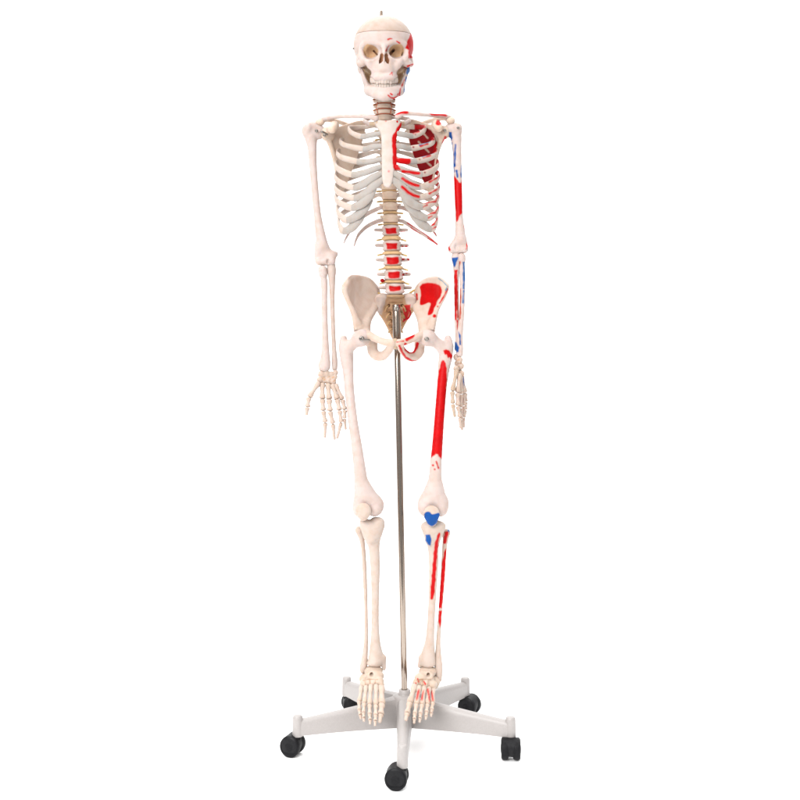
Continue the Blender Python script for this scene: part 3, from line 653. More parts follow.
# ---- hands
def hand(carp, rays, base, vox=.0013, paints=None, label=None, hand_r=1.0, rayp=None):
    pr = []
    for c in carp: pr.append(ep(c[0], c[1], c[2], c[3] * 1.06, c[3] * .95, c[3] * 1.12, .0022))
    o = bone('hand', pr, vox, SK, base, [('line', (.40, .24, .14), [(a_[0] + a_[3] * .8, a_[1] + a_[3] * .8), (a_[0] + a_[3] * .3, a_[1] + a_[3] * 1.1)], .45) for a_ in carp], label, .0004)
    for ry in rays:
        pts = ry['p']
        for n, (a, b) in enumerate(zip(pts[:-1], pts[1:])):
            A, B = P(*a[:3]), P(*b[:3])
            if n == 0: A = A - (B - A) * .10
            L = np.linalg.norm(B - A); g = (B - A) / L * .0010
            f = (1.24, 1.16, 1.04, .86)[n] * ry.get('r', 1.0) * hand_r
            last = n == len(pts) - 2
            V, Q, T = dumbbell(A + g * .5, B - g, 2.3 * K * f, 1.55 * K * f, (2.35 if not last else 1.5) * K * f, 10, .03 if n else .04)
            mesh_obj('metacarpal' if n == 0 else 'phalanx', V, Q, o, None, ry.get('c', base), ry.get('paint') if n == 0 else None, None, T)
    return o
HB = (.70, .56, .475)
h1 = hand([(335.6, 372.6, -.001, 2.4), (328, 377.2, -.003, 3.0), (332.5, 378.4, -.003, 2.6), (323, 377.4, -.006, 2.4), (321.5, 374.5, -.006, 3.4), (326.5, 373.8, -.004, 3.3), (331.5, 374.6, -.002, 3.0), (335, 377, -.004, 2.3), (319.8, 380, -.012, 2.9), (323.6, 380.6, -.008, 2.8), (328.4, 380.8, -.006, 3.2), (333.2, 381.8, -.006, 3.0)],
     [dict(p=[(318.2, 383.5, -.018), (309.0, 397.5, -.034), (307.3, 407.5, -.042), (306.3, 415.5, -.046)], r=1.0),
      dict(p=[(322.4, 384.6, -.012), (322.5, 399.5, -.028), (323.3, 411, -.038), (325.4, 422.5, -.036), (324.8, 438, -.028)], r=1.05),
      dict(p=[(328.2, 385.2, -.010), (329.3, 399.8, -.026), (330.2, 411.5, -.038), (333, 424, -.036), (334.6, 440, -.026)], r=1.06),
      dict(p=[(332.8, 385.6, -.010), (337.4, 399.8, -.022), (339.6, 410.5, -.034), (341.2, 422.5, -.034), (337, 439, -.024)], r=1.0),
      dict(p=[(336, 385.4, -.009), (342.6, 400, -.018), (345, 410, -.028), (344.4, 418.5, -.030), (345.8, 430, -.024)], r=.88)], HB, hand_r=1.1)
tube_obj('wire', [P(309, 399.2, -.034), P(322.5, 399.6, -.030), P(331, 399.8, -.028), P(341.5, 400, -.020)], .00045, .00045, h1, mat=M_SCREW, seg=6)
hand([(456.6, 357, .002, 3.2), (459.6, 360, -.010, 3.0), (457.4, 363.6, .006, 3.0), (461, 366, -.006, 3.0), (456.2, 368.6, -.016, 2.8), (459.2, 371.6, .006, 3.0), (461.6, 373.6, -.008, 2.8)],
     [dict(p=[(456.4, 371.5, -.022), (452.4, 391.5, -.042), (452.8, 404, -.050), (455.0, 417.5, -.052)], r=.98, c=(.62, .48, .37)),  # thumb darker: shade on the hand's edge put into its colour
      dict(p=[(459.4, 375, -.020), (457.6, 393, -.034), (458, 406, -.042), (459.8, 417.5, -.042), (460.4, 428.5, -.040)], r=1.0),
      dict(p=[(460.4, 376.5, -.008), (460.8, 394.5, -.016), (460.6, 408, -.022), (461.4, 420, -.024), (462.2, 430.5, -.022)], r=1.0),
      dict(p=[(462, 377, .002), (463.6, 394, .000), (464.2, 406, -.004), (463.6, 417.5, -.006), (463.8, 428, -.008)], r=.95, paint=[('line', BLUE, [(461.8, 374), (463, 380), (464.6, 384)], 1.0, 'any')]),
      dict(p=[(462.2, 377.5, .012), (465.4, 393, .016), (466, 402, .014), (465.6, 410, .010), (464.8, 418, .008)], r=.85)], HB, label='edge-on hanging hand with a blue mark')
# ---- pelvis
def hip(s):
    R = s > 0
    m = (lambda x: x) if not R else (lambda x: 789.5 - x)
    def Yf(px, py):
        x = m(px); v = np.clip((py - 290) / 34, 0, 1); v = v * v * (3 - 2 * v)
        f = lambda q: np.interp(q, [340, 349.5, 354.5, 362, 370, 379], [-.050, -.036, .000, .024, .040, .054])
        top = (f(x - 1.2) + 2 * f(x) + f(x + 1.2)) / 4
        low = np.interp(x, [346, 356, 369, 379], [-.040, -.026, .010, .046])
        return top * (1 - v) + low * v
    if not R: out = [(346, 281), (350.5, 275.5), (357, 275.2), (367.5, 277), (372.5, 281), (378.6, 289.4), (376.4, 297), (378, 303), (376, 311), (371, 318), (368.5, 328), (366, 336), (356.5, 334), (355.5, 322), (352.5, 312), (348.5, 302), (344, 294), (342.4, 287.5)]
    else: out = [(416, 291), (419, 283), (425, 278.6), (433, 277), (440.5, 277.6), (445.5, 282.5), (448, 288), (446, 295), (442, 302), (438, 309), (435.5, 318), (432.5, 328), (433, 333), (424, 335), (421, 328), (419.6, 319), (415, 312), (412.6, 304), (413.6, 297)]
    th = lambda px, py: .0062 + .001 * np.clip((py - 300) / 30, 0, 1)
    pr = [plate(out, -.0, Yf, th, .005, rnd=.003, slope=1.6)]
    if not R:
        crest = [(347.2, 283, -.038, 2.0), (351.5, 278, -.018, 2.0), (359, 277.2, .014, 1.7), (368.4, 279.6, .042, 1.8), (373.8, 285, .056, 2.4), (377.2, 291.5, .060, 3.2), (376.4, 300, .052, 3.4)]
        edge = [(347.2, 283, -.040, 2.0), (344.6, 290, -.048, 2.3), (348.8, 302, -.043, 2.3), (353, 311, -.036, 2.6), (356.4, 321, -.026, 3.8), (360, 330, -.014, 6.6)]
        arc = [(375.5, 303, .050, 4.0), (372.5, 311, .030, 3.8), (367.4, 319, .008, 4.6), (363.4, 329, -.006, 7.0), (364.6, 337, -.012, 7.4)]
        pub = [(366, 334, -.020, 4.8), (375, 338.4, -.042, 3.6), (383, 341.6, -.056, 3.4), (391.6, 343.4, -.062, 4.2)]
        isch = [(366, 338, -.004, 6.6), (372.0, 344, .006, 5.6), (372.6, 351, .008, 5.2), (376.6, 355.6, .006, 5.1), (382.6, 356, -.006, 4.6), (387.6, 351.6, -.030, 4.0), (391, 346.6, -.052, 4.0)]
        hole = (380.4, 347)
    else:
        crest = [(416.4, 297, .056, 3.2), (417.8, 289, .062, 3.2), (422, 282.5, .048, 2.0), (429, 279.2, .022, 1.8), (436.5, 278.6, -.006, 1.9), (442, 280.5, -.024, 2.1), (446, 286.6, -.042, 2.2)]
        edge = [(446, 286.6, -.042, 2.1), (443.6, 295, -.046, 2.3), (439, 304, -.040, 2.3), (435.6, 312, -.034, 2.6), (433, 320, -.026, 3.6), (429, 330, -.014, 6.4)]
        arc = [(414.8, 301, .052, 3.6), (417, 310, .030, 3.6), (420.8, 318.6, .008, 4.2), (424.6, 328, -.006, 6.4), (425, 336, -.012, 6.8)]
        pub = [(424, 334, -.020, 4.6), (415, 338, -.042, 3.6), (406, 341.4, -.056, 3.4), (398.8, 343, -.062, 4.0)]
        isch = [(423, 338, -.004, 6.4), (419.6, 343, .006, 5.4), (419.4, 350.5, .008, 5.2), (415.4, 356, .006, 5.0), (409, 356.4, -.006, 4.4), (403.4, 351.6, -.030, 3.6), (400, 346.6, -.052, 3.6)]
        hole = (410.6, 347)
    for c in (crest, edge, arc): pr += chain(c, .007)
    for c in (pub, isch): pr += chain(c, .005)
    hx = 361.5 if not R else 427.5
    hd = P(hx, 337.5, -.020)
    pr += [ell(hd + np.array([s * .010, -.004, -.002]), (.0200, .0200, .0200), .003, 's')]
    paints = None
    if R:
        paints = [('poly', RED, smooth_poly([(419.5, 283.5), (430, 282.6), (438, 283.8), (442, 288.5), (442, 294), (437, 301.5), (434.4, 309), (431.6, 315), (427.6, 316), (427.5, 313), (430.4, 306), (430, 302.6), (426, 303.5), (421, 306), (419.2, 303.5), (421, 297)], 1)),
                  ('line', RED, [(447.6, 289), (443.6, 297), (439.6, 303)], .8, 'any'), ('line', (.05, .16, .24), [(438.6, 278.2), (443, 281.5), (447.4, 286.4), (446, 290)], .6, 'any'), ('dot', RED, (434.4, 316), 1.7), ('line', RED, [(416.6, 294), (417.2, 299.5)], .8), ('dot', RED, (437.6, 306.5), .7),
                  ('line', RED, [(407, 339.4), (413, 335.6)], 1.9), ('line', RED, [(405.4, 344.5), (405.8, 350), (409.6, 352.4), (413.6, 351.6), (416.6, 347.5), (417.4, 343.5)], 1.5), ('line', RED, [(399.6, 346), (402, 352), (405.8, 357.5), (411, 360.4)], 1.0), ('line', RED, [(411, 360.6), (416, 361)], .8), ('line', RED, [(397, 342), (403.6, 341)], .6)]
    return bone('hip_bone', pr, .0016, SK, (.77, .615, .525), paints, None if not R else 'hip bone with large red painted patch in its bowl', .0005)
hip(-1); hip(1)
bone('pubic_cartilage', [cone(P(395.2, 340.6, -.060), P(395.2, 347, -.056), 2.4 * K, 2.2 * K, .002, 'u', (1, 1.6, 1))], .0013, SK, (.66, .50, .36))
# sacrum and tail bone
def sacY(px, py): u = np.clip((py - 297) / 40, 0, 1); return .044 + .030 * np.sin(u * 2.4) - .00004 * (px - 395.5) ** 2
sp = [plate([(375, 296), (384, 294.5), (395.5, 297), (407, 294.5), (416, 296), (416, 305), (413, 313), (407.5, 320), (402, 331), (398, 339), (395, 342), (392, 339), (388.6, 331), (383, 320), (377.6, 313), (375, 305)], .05, sacY, .009, .005, rnd=.006)]
for s in (-1, 1): sp += [ep(395.5 + s * 14, 297.5, .047, 6.5, 8, 4.4, .010), ep(395.5 + s * 15.5, 304, .049, 4.5, 7, 6, .010)]
for k_ in range(4):
    yy = 305.5 + 7.6 * k_
    for s in (-1, 1): sp += [cone(P(395.5 + s * (6.6 - 1.05 * k_), yy, .020), P(395.5 + s * (6.6 - 1.05 * k_), yy, float(sacY(395.5, yy)) - .004), 1.9 * K, 1.5 * K, .002, 's')]
SAC = bone('sacrum', sp, .0014, SK, (.66, .42, .255), [('poly', (.46, .375, .335), [(373, 292), (388, 293), (385, 303), (381.5, 315), (373, 312)]), ('poly', (.46, .375, .335), [(418, 292), (403, 293), (406, 303), (411, 308), (418, 306)])] + [('line', (.26, .14, .07), [(389, 302.5 + 7.6 * k_), (402, 302.5 + 7.6 * k_)], .5) for k_ in range(4)] + [('poly', (.45, .02, .02), [(402, 306), (411, 304), (408, 318), (402, 324), (404, 315)])], 'brown sacrum with dark red paint and nerve roots', .0005)
for k_ in range(4):
    yy = 305.5 + 7.6 * k_
    for s in (-1, 1):
        x0 = 395.5 + s * (6.6 - 1.05 * k_)
        tube_obj('nerve_root', [P(x0, yy, .062), P(x0 + s * .9, yy + .5, .050), P(x0 + s * 2.6, yy + 2.6, .047), P(x0 + s * 3.4, yy + 5.6 - k_ * .5, .050)], .95 * K, .9 * K, SAC, (.58, .37, .19), seg=8)
tube_obj('piriformis_ring', [P(404.5, 307, .050), P(408.6, 308.5, .046), P(410.4, 313, .044), P(408.6, 318, .046), P(404.6, 320, .050)], .9 * K, .9 * K, SAC, (.55, .01, .02), seg=8, label='curved dark red band on the sacrum')
bone('coccyx', [ep(395.3, 343, .052, 2.6, 2.2, 2.2, .002), ep(395.3, 346.5, .046, 2.0, 1.8, 1.9, .002), ep(395.3, 349.4, .040, 1.5, 1.4, 1.6, .002)], .0013, SK, (.62, .46, .33))
# ---- legs
bone('femur', [ep(361.5, 337.5, -.020, 9.0, 9, 9, .006)] + chain([(361.5, 337.5, -.020, 7.4), (353.5, 343.5, -.014, 5.6), (347.5, 348, -.008, 6.8)], .007) + chain([(343.6, 338.5, -.002, 3.4), (344, 346, -.004, 5.2), (346.6, 358, -.010, 6.4), (348.2, 372, -.016, 5.3), (349.4, 390, -.024, 4.7), (352.8, 420, -.034, 4.7), (356.6, 445, -.036, 5.2), (359.6, 468, -.034, 6.0), (361.4, 485, -.030, 7.0), (363.4, 495, -.026, 9.4)], .008) + chain([(363.6, 487, -.028, 6.6), (371.5, 499, -.022, 7.4), (374, 504, -.018, 8)], .012)
     + chain([(350.4, 355, -.004, 2.4), (351.6, 360, .000, 2.0)], .006)
     + [ep(360.4, 507, -.018, 8.0, 12, 10.6, .014), ep(374.9, 506.5, -.016, 8.3, 12.5, 9.6, .014), ep(367.5, 500, -.030, 9, 7, 6, .010)], .0018, SK, BONE, None, None, .0006)
bone('patella', [ep(363.4, 511, -.056, 7.6, 4.6, 8.0, .004), ep(363.2, 515, -.052, 4.8, 3.6, 6, .006)], .0014, SK, (.71, .575, .495), None, None, .0004)
bone('tibia', chain([(372.5, 537, -.022, 8.2), (374, 547, -.018, 5.7), (375.2, 570, -.014, 4.7), (375.2, 600, -.010, 3.9), (375.2, 625, -.007, 3.9), (375.4, 642, -.004, 5.0), (376, 654, -.002, 7.0), (376.2, 659, -.002, 8.0)], .006)
     + [ep(372.2, 525.4, -.020, 12.2, 10, 5.4, .008), ep(372.4, 530, -.020, 10.4, 9, 8.5, .012), ep(370.5, 538, -.038, 4.4, 3.6, 6, .008), cone(P(383, 658, -.002), P(384, 668.5, -.004), 3.4 * K, 2.0 * K, .006), ep(374, 663, -.004, 7.4, 7, 3.2, .006), ep(374.6, 519.6, -.022, 3.6, 3.4, 2.4, .005), ep(364.5, 522.4, -.030, 5, 6, 4, .006), ep(378.4, 521.8, -.020, 6, 8, 4.6, .006)], .0017, SK, (.70, .58, .51), None, None, .0005)
bone('fibula', chain([(359.6, 530.5, .000, 4.6), (361, 536, .002, 3.2), (363.2, 548, .004, 2.3), (364.8, 575, .006, 2.2), (366, 610, .006, 1.9), (366, 640, .004, 2.2), (365, 655, .002, 2.9), (363.6, 666, -.002, 3.8), (362.6, 671, -.004, 2.6)], .004), .0015, SK, (.69, .565, .49))
fr_paint = [('poly', RED, smooth_poly([(441.8, 360), (445, 360), (447.2, 372), (446.6, 385), (445.6, 405), (445.4, 440), (444.4, 462), (439.6, 457.5), (436.8, 453.4), (433.6, 456), (429.6, 459.5), (430, 440), (433, 405), (436.6, 384), (439.4, 368)], 1), 1, 'any'),
            ('poly', RED, [(443.4, 350.5), (446, 348.8), (449.4, 350.5), (453, 355.5), (453.4, 358), (450.6, 359.4), (449.6, 357), (448.2, 358), (446.6, 354.5), (445, 355)]), ('line', RED, [(452.6, 359), (451.6, 364)], .6),
            ('line', RED, [(436.2, 461.5), (438.6, 468)], .85), ('dot', RED, (433, 465.4), .85), ('dot', RED, (434.6, 469.4), .7)]
bone('femur', [ep(427.5, 337.5, -.020, 8.6, 9, 8.8, .006)] + chain([(427.5, 337.5, -.020, 7.2), (437, 343, -.014, 5.6), (443, 348, -.008, 6.8)], .007) + chain([(448, 338.5, -.002, 3.4), (448.4, 346, -.004, 5.2), (445.4, 358, -.010, 6.6), (443.4, 372, -.016, 5.6), (441.6, 390, -.024, 4.9), (439.2, 420, -.034, 4.9), (437.4, 445, -.036, 5.2), (435.6, 468, -.034, 6.0), (434.8, 485, -.030, 7.2), (433.6, 494, -.026, 9.6)], .008) + chain([(434.4, 487, -.028, 6.6), (427.6, 500, -.022, 7.6)], .012) + chain([(435.4, 487, -.028, 6.0), (439.6, 500, -.022, 7.6)], .012)
     + [ep(425.6, 506.5, -.018, 8.0, 12, 9.8, .014), ep(440.6, 506.5, -.016, 8.0, 12.5, 10, .014), ep(433, 500, -.030, 9, 7, 6, .010)], .0017, SK, BONE, fr_paint, 'thigh bone with long red painted front', .0006)
bone('patella', [ep(431.6, 514, -.056, 8.0, 4.6, 8.4, .004), ep(432, 520, -.052, 5.4, 3.6, 6.4, .006)], .0013, SK, (.71, .575, .495), [('poly', BLUE, smooth_poly([(423.4, 515), (425.6, 511.8), (429.4, 511.8), (432, 514.6), (435, 513.4), (439, 512.6), (440.6, 516), (438.4, 521), (435, 525.4), (431, 526.4), (426.6, 522.5)], 1), 1, 'any')], 'kneecap painted blue in a heart shape', .0004)
bone('tibia', chain([(433, 538, -.022, 7.8), (433.2, 548, -.018, 5.6), (433.6, 565, -.014, 4.7), (432.4, 595, -.010, 3.9), (430.8, 625, -.007, 3.8), (429.6, 642, -.004, 4.8), (428.2, 654, -.002, 7.0), (427.8, 659.5, -.002, 7.8)], .006)
     + [ep(433.4, 526, -.020, 12.4, 10, 5.4, .008), ep(433.2, 530.5, -.020, 10.4, 9, 8.5, .012), ep(429.2, 539, -.038, 4.4, 3.6, 6.4, .008), cone(P(421.6, 658, -.002), P(419.6, 666, -.004), 3.4 * K, 2.0 * K, .006), ep(428.6, 664, -.004, 7.0, 7, 3.0, .006), ep(433.5, 521, -.022, 3.6, 3.4, 2.4, .005)], .0015, SK, (.70, .58, .51),
     [('poly', BLUE, [(425.4, 535), (430.2, 534.6), (431.4, 541), (430.6, 546.4), (427.6, 544), (425.6, 541)], 1, 'any'), ('poly', RED, smooth_poly([(438.4, 532.6), (440.8, 532.4), (438.6, 541), (436.8, 560), (435.6, 580), (434, 599.5), (429.8, 599.5), (431.4, 580), (433.4, 556), (434.6, 543)], 1), 1, 'any')], 'shin bone with red stripe and blue knob', .0005)
bone('fibula', chain([(446.4, 533, .000, 4.2), (445.4, 540, .002, 3.0), (444.2, 552, .004, 2.4), (442.6, 580, .006, 2.3), (440.4, 610, .006, 2.0), (438.4, 640, .004, 2.3), (438.2, 655, .002, 3.2), (438.6, 668, .000, 4.2), (438.8, 679, -.002, 3.2)], .004), .0013, SK, (.69, .565, .49),
     [('poly', RED, [(444.4, 532), (448.8, 531), (447.6, 538), (445.6, 544), (443.2, 544)], 1, 'any'), ('line', (.04, .12, .30), [(448.8, 528), (448.8, 531)], .9, 'any'), ('poly', RED, [(445, 549), (446.6, 548), (445.4, 570), (443.6, 590), (442, 608), (438.4, 608), (440.2, 585), (442, 562)], 1, 'any'), ('poly', RED, [(438.6, 611), (442, 610.6), (441.2, 622), (440, 629), (438.6, 622)], 1, 'any')], 'outer shin bone with red stripes')
# ---- feet
def foot(tars, subs, rays, label=None, paints=None):
    pr = [ep(*t, .0022) for t in tars] + [ep(*t, .002, 's') for t in subs]
    gx = np.mean([r['p'][0][0] for r in rays]); GR = (.27, .165, .10)
    paints = (paints or []) + [('line', GR, [(gx - 8, 680.4), (gx - 2, 679.2), (gx + 6, 679.6)], .38), ('line', GR, [(gx - 1.6, 680), (gx - 1.2, 685)], .36), ('line', GR, [(gx + 4, 680), (gx + 3.6, 685.4)], .36), ('line', GR, [(gx - 6.4, 681), (gx - 5.6, 686)], .36)]
    o = bone('foot', pr, .0014, SK, (.70, .56, .46), paints, label, .0006)
    for ry in rays:
        pts = ry['p']; r0 = ry.get('r', 1.0)
        for n, (a, b) in enumerate(zip(pts[:-1], pts[1:])):
            A, B = P(*a[:3]), P(*b[:3]); L = np.linalg.norm(B - A); g = (B - A) / L * .0010; last = n == len(pts) - 2
            f = (1.10, .98, .84, .74)[n] * r0
            V, Q, T = dumbbell(A + g * .3, B - g, 2.7 * K * f, 1.8 * K * f, (2.55 if not last else 1.7) * K * f, 12, .0)
            mesh_obj('metatarsal' if n == 0 else 'phalanx', V, Q, o, None, (.70, .565, .475), ry.get('paint') if n < 2 else None, None, T)
    return o
foot([(373.5, 671, -.006, 9.4, 9, 5.6), (374.4, 676, -.030, 9.6, 9, 6.0), (369, 680, .030, 7, 15, 7), (368, 679, -.008, 9, 9, 6), (378.6, 681.5, -.048, 5.4, 6.5, 4.8), (372.6, 682.6, -.048, 5.2, 6.5, 4.6), (365.8, 683, -.040, 5.8, 7.5, 4.6), (381, 684.6, -.056, 3.4, 4, 3.6)], [(371.4, 675.8, -.052, 2.0, 9, 2.0), (365.4, 676.5, -.036, 1.6, 6, 1.6)],
     [dict(p=[(381.2, 686.5, -.060), (381.8, 704.5, -.122), (380.8, 714.5, -.152), (379.6, 723, -.166)], r=1.35),
      dict(p=[(376.2, 685, -.062), (375.8, 705.5, -.130), (375.6, 715.5, -.160), (375.4, 721, -.172), (375.0, 726.5, -.178)], r=.95),
      dict(p=[(371, 685, -.060), (369.8, 705, -.126), (369.8, 714.5, -.152), (370.2, 720, -.164), (370.2, 725, -.170)], r=.92),
      dict(p=[(366.4, 686, -.056), (364.4, 703.6, -.116), (363.6, 713, -.138), (363.8, 718, -.148), (364, 722, -.154)], r=.9),
      dict(p=[(362, 686.5, -.048), (359.4, 702, -.100), (359.6, 710.5, -.120), (360.4, 715, -.130), (361, 719.5, -.136)], r=.9)])
foot([(427.6, 671.5, -.006, 9.0, 9, 5.6), (425.6, 677, -.030, 9.0, 9, 6.0), (433, 681, .030, 7, 15, 7), (431.6, 681.5, -.008, 8.6, 9, 6), (420.6, 678.5, -.046, 6.2, 6.5, 5.4), (424.6, 683.6, -.050, 5.4, 6.5, 4.6), (431, 684.6, -.040, 6.0, 7.5, 4.8), (416.6, 683, -.054, 4, 4.4, 4.4)], [(428.4, 676, -.050, 1.9, 9, 1.9), (434, 677.5, -.036, 1.5, 6, 1.6)],
     [dict(p=[(415, 685.5, -.060), (409.8, 703.5, -.122), (407.2, 713.5, -.150), (405.6, 721, -.164)], r=1.3),
      dict(p=[(419.6, 686, -.062), (416.4, 704.5, -.130), (414.8, 714, -.156), (414.4, 719, -.168), (414, 724, -.174)], r=.95, paint=[('line', RED, [(419, 689.5), (416.6, 699)], .95)]),
      dict(p=[(424.4, 686.6, -.060), (422, 705, -.126), (420.4, 714, -.150), (420, 718.5, -.160), (419.4, 723, -.166)], r=.92, paint=[('line', RED, [(423.4, 690.5), (421.8, 699.5)], .8)]),
      dict(p=[(429, 687.4, -.056), (427.4, 704.5, -.116), (426.4, 712.5, -.136), (426, 716.5, -.146), (425.6, 720, -.152)], r=.9, paint=[('line', RED, [(427.6, 689), (429.8, 700.5)], .8)]),
      dict(p=[(433, 688, -.048), (432.6, 703, -.100), (431.6, 710, -.120), (431.2, 713.5, -.128), (430.8, 717, -.134)], r=.9, paint=[('line', RED, [(431.6, 691), (433, 700)], .7)])],
     'foot with red painted strokes on the instep', [('line', RED, [(424, 681.5), (425.4, 684)], .7), ('line', (.12, .10, .14), [(412.6, 683.6), (414, 686)], .6), ('line', RED, [(417.6, 679), (418.6, 682)], .8), ('line', RED, [(414.4, 686), (416, 683)], .7)])
# ---- joint hardware
def bolt(a, b, r, par=SK, head=True, name='screw'):
    a, b = np.asarray(a), np.asarray(b); d = (b - a); L = np.linalg.norm(d); d = d / L
    t = np.array([0, .0, .0015, .004, .0042, L * .96, L]); rr = np.array([.5, 1.7, 2.0, 1.7, .95, .95, .5]) * r
    if not head: rr = np.array([.9, 1, 1, 1, 1, 1, .9]) * r; t = np.linspace(0, L, 7)
    V, Q, T = sweep(a + d * t[:, None], rr, rr, (.21, .31, .93), 14, cap=False)
    return mesh_obj(name, V, Q, par, M_SCREW, T=T)
bolt(P(316.4, 130.8, -.014), P(317.4, 131, .010), .0020)
bolt(P(321, 131, -.010), P(327.5, 134.8, -.004), .0030, head=False, name='shoulder_bolt')
bolt(P(324.4, 135, -.014), P(324.6, 135, .004), .0021)
bolt(P(361.6, 338.6, -.052), P(361.6, 338, -.02), .0032)
bolt(P(363, 339.4, -.046), P(371, 340.2, -.038), .0020, head=False, name='hip_bolt')
bolt(P(426.6, 339, -.052), P(426.6, 338.6, -.02), .0028)
bolt(P(458, 127.6, -.016), P(458, 127.8, .01), .0017)
bolt(P(444.8, 130.4, -.016), P(444.8, 130.6, .01), .0020)
for s, x in ((-1, 362.6), (1, 426.4)): bolt(P(x, 352, .0) if 0 else P(x + s * 2, 345, .02), P(x, 342, .0), .0018)
# =================================================================== THE STAND
HUB = P(404.5, 700, 0.0); HUB[2] = 0; hx = HUB[0]
ST = root('rolling_stand', (hx, 0, 0), 'light grey five-legged rolling stand with steel pole and black casters under the skeleton', 'stand')
V, Q, T = lathe([(.018, .047), (.029, .046), (.0315, .049), (.0315, .105), (.0295, .113), (.024, .1175), (.0165, .119), (.0155, .1215), (.0135, .122)], 40, (hx, 0, 0))
o = mesh_obj('hub', V, Q, ST, M_STAND, T=T); flat_shade(o, 40)
RL = .2607
for k_ in range(5):
    ang = math.radians(-90 + 72 * k_ - 1.2)
    d = np.array([math.cos(ang), math.sin(ang), 0]); n = np.array([-d[1], d[0], 0])
    rs = np.linspace(.020, RL - .002, 22); V = []; u = (rs - rs[0]) / (rs[-1] - rs[0])
    for r, t in zip(rs, u):
        hw = .0185 + (.0108 - .0185) * t ** .8; zt = .116 + (.0845 - .116) * t ** .9; zb = .0455 + .003 * t + .0015 * math.sin(math.pi * t)
        b = .30
        prof = [(-hw * 1.0, zb), (-hw * 1.02, zb + .3 * (zt - zb)), (-hw * .97, zb + .72 * (zt - zb)), (-hw * .90, zt - .010 * (1 - .4 * t)), (-hw * .68, zt - .0028), (-hw * .35, zt - .0004), (0, zt), (hw * .35, zt - .0004), (hw * .68, zt - .0028), (hw * .90, zt - .010 * (1 - .4 * t)), (hw * .97, zb + .72 * (zt - zb)), (hw * 1.02, zb + .3 * (zt - zb)), (hw, zb), (hw * .82, zb + .0006), (0, zb + .001), (-hw * .82, zb + .0006)]
        for a, z in prof: V.append(np.array([hx, 0, z]) + d * r + n * a)
    V = np.array(V); m = 16
    ii = np.arange(len(rs) - 1)[:, None] * m; j = np.arange(m)[None]; j2 = (j + 1) % m
    Qs = np.stack([ii + j, ii + m + j, ii + m + j2, ii + j2], -1).reshape(-1, 4)
    tip = np.array([hx, 0, 0]) + d * RL
    Vt, Qt, Tt = lathe([(.006, .0462), (.0118, .0460), (.0126, .0480), (.0118, .0870), (.0112, .0912), (.0090, .0940), (.004, .0950)], 24, tip)
    V, Q, T = merge([(V, Qs), (Vt, Qt, Tt)])
    o = mesh_obj('leg', V, Q, ST, M_STAND, T=T); flat_shade(o, 32)
    # caster: stem, hood with two wheels
    sw = math.radians((-150, 100, 200, 20, 168)[k_] if 0 else (172, 266, 330, 12, 160)[k_])   # trailing direction of the swivel
    f = np.array([math.cos(sw), math.sin(sw), 0]); ax = np.array([-f[1], f[0], 0])
    c = tip + f * .0125 + np.array([0, 0, .0248])
    # hood: an arched body between and over the wheels
    prof = []; W = .0075
    A = np.linspace(math.radians(-48), math.radians(228), 26)
    outl = [(math.cos(t) * .0225, math.sin(t) * .0225) for t in A]
    rows = []
    for wv, sc in ((-.0225, .78), (-.0215, .90), (-.019, 1.0), (.019, 1.0), (.0215, .90), (.0225, .78)):
        rows.append([c + ax * wv + f * (x * sc * 1.0) + np.array([0, 0, z * sc * 1.0 + .0030]) for x, z in outl])
    Vh = np.array([p for r in rows for p in r]); nn = len(outl); nr = len(rows)
    Qh = []
    for a in range(nr - 1):
        for b in range(nn):
            b2 = (b + 1) % nn; Qh.append((a * nn + b, a * nn + b2, (a + 1) * nn + b2, (a + 1) * nn + b))
    Vh = np.vstack([Vh, Vh[:nn].mean(0), Vh[-nn:].mean(0)])
    Th = [(nr * nn, (b + 1) % nn, b) for b in range(nn)] + [(nr * nn + 1, (nr - 1) * nn + b, (nr - 1) * nn + (b + 1) % nn) for b in range(nn)]
    co = mesh_obj('caster', Vh, Qh, ST, M_BLACK, T=np.array(Th)); flat_shade(co, 40)
    Vs, Qs2, Ts = lathe([(.0085, .036), (.0085, .0415), (.0060, .0425), (.0060, .0490), (.0055, .0495)], 20, tip)
    mesh_obj('stem', Vs, Qs2, co, M_BLACK, T=Ts)
    for s in (-1, 1):
        pr_ = [(.0060, -.0085), (.0180, -.0085), (.0222, -.0078), (.0243, -.0055), (.0248, -.002), (.0248, .003), (.0240, .0066), (.0215, .0084), (.0195, .0086), (.0182, .0074), (.0120, .0078), (.0085, .0098), (.0030, .0102)]
        if s < 0: pr_ = [(r, -h) for r, h in pr_][::-1]
        Vw, Qw, Tw = lathe(pr_, 36)
        # wheel axis (local z) turned onto ax
        Vw = Vw[:, 2:3] * ax + Vw[:, 0:1] * f + Vw[:, 1:2] * np.array([0, 0, 1]) + c + ax * (s * .0135)
        wo = mesh_obj('wheel', Vw, Qw, co, M_TYRE, T=Tw); flat_shade(wo, 30)
top = P(396.4, 304.5, .010); bot = np.array([hx, 0, .118])
def pole(name, a, b, r, lip=0):
    L = np.linalg.norm(b - a); d = (b - a) / L
    t = np.array([0, .0008, .002, L * .33, L * .66, L - .002, L]); rr = np.array([.8, .97, 1, 1, 1, 1, .96]) * r
    V, Q, T = sweep(a + d * t[:, None], rr, rr, (0, 1, 0), 32, cap=False)
    o = mesh_obj(name, V, Q, ST, M_STEEL, T=T); flat_shade(o, 40); return o
dirp = (bot - top) / np.linalg.norm(bot - top)
pole('pole', top + dirp * .088, bot, 3.15 * K)
pole('pole_sleeve', top, top + dirp * .092, 4.1 * K)
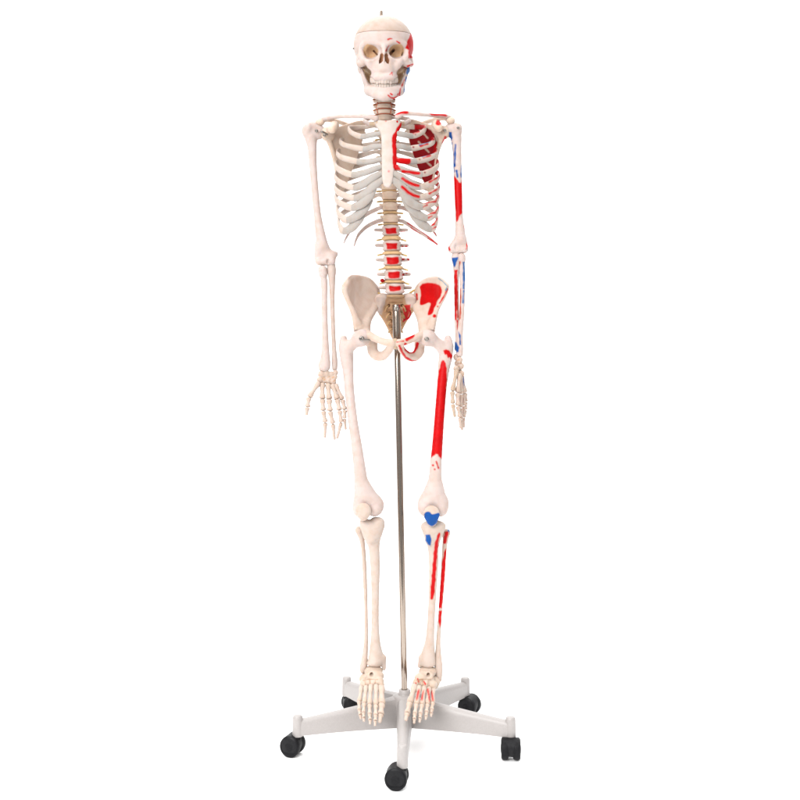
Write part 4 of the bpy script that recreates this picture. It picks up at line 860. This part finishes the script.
V, Q, T = lathe([(.0128, 0), (.0140, .001), (.0140, .010), (.0128, .012), (.009, .0122)], 28, bot + np.array([0, 0, .0005])); o = mesh_obj('pole_collar', V, Q, ST, M_STAND, T=T); flat_shade(o, 35)
# the peg that carries the sacrum
bolt(top + dirp * .010 + np.array([0, -.012, 0]), top + dirp * .010 + np.array([0, .05, .002]), .0035, ST, True, 'mounting_bolt')
# =================================================================== THE WHITE STUDIO
V = np.array([(-2.6, -1.3, 0), (2.6, -1.3, 0), (2.6, 4.2, 0), (-2.6, 4.2, 0)], float)
fo = mesh_obj('floor', V, [(0, 1, 2, 3)], None, M_FLOOR); fo['kind'] = 'structure'; fo['label'] = 'seamless white studio floor'
W = bpy.data.worlds.new('World'); SC.world = W; W.use_nodes = True
nt = W.node_tree; bg = nt.nodes['Background']
tc = nt.nodes.new('ShaderNodeTexCoord'); sx = nt.nodes.new('ShaderNodeSeparateXYZ'); nt.links.new(tc.outputs['Generated'], sx.inputs[0])
mr = nt.nodes.new('ShaderNodeMapRange'); mr.interpolation_type = 'SMOOTHSTEP'
# white backdrop glow on the far side, overhead glow added to whiten the floor, a dimmer room behind the camera
mr.inputs['From Min'].default_value = .15; mr.inputs['From Max'].default_value = .82; mr.inputs['To Min'].default_value = .36; mr.inputs['To Max'].default_value = 1.04
nt.links.new(sx.outputs['Y'], mr.inputs['Value'])
mz = nt.nodes.new('ShaderNodeMapRange'); mz.interpolation_type = 'SMOOTHSTEP'
mz.inputs['From Min'].default_value = .45; mz.inputs['From Max'].default_value = .75; mz.inputs['To Min'].default_value = 0; mz.inputs['To Max'].default_value = 1.40
nt.links.new(sx.outputs['Z'], mz.inputs['Value'])
ad = nt.nodes.new('ShaderNodeMath'); ad.operation = 'ADD'; nt.links.new(mr.outputs[0], ad.inputs[0]); nt.links.new(mz.outputs[0], ad.inputs[1])
nt.links.new(ad.outputs[0], bg.inputs['Strength'])
bg.inputs['Color'].default_value = (1, 1, 1, 1)
def softbox(name, loc, target, size, power, col=(1, .99, .98)):
    L = bpy.data.lights.new(name, 'AREA'); L.shape = 'RECTANGLE'; L.size, L.size_y = size; L.energy = power; L.color = col
    o = bpy.data.objects.new(name, L); COL.objects.link(o); o.location = loc
    from mathutils import Vector
    o.rotation_euler = (Vector(target) - Vector(loc)).to_track_quat('-Z', 'Y').to_euler(); return o
softbox('key_softbox', (-1.5, -3.2, 2.35), (0, 0, .95), (2.3, 2.3), 112)
#softbox('overhead_softbox', (.2, .2, 4.2), (0, 0, 0), (3.5, 3.5), 110)
cam = bpy.data.cameras.new('camera'); co = bpy.data.objects.new('camera', cam); COL.objects.link(co)
co.location = (0, -D, HC); co.rotation_euler = (math.pi / 2, 0, 0)
cam.sensor_width = 36; cam.lens = 36 * F / 800; cam.shift_x = 0; cam.shift_y = -(400 - HY) / 800
cam.clip_start = .05; cam.clip_end = 500
SC.camera = co
SC.view_settings.view_transform = 'Standard'; SC.view_settings.look = 'None'; SC.view_settings.exposure = .68; SC.view_settings.gamma = 1
SC.cycles.max_bounces = 8; SC.cycles.diffuse_bounces = 5
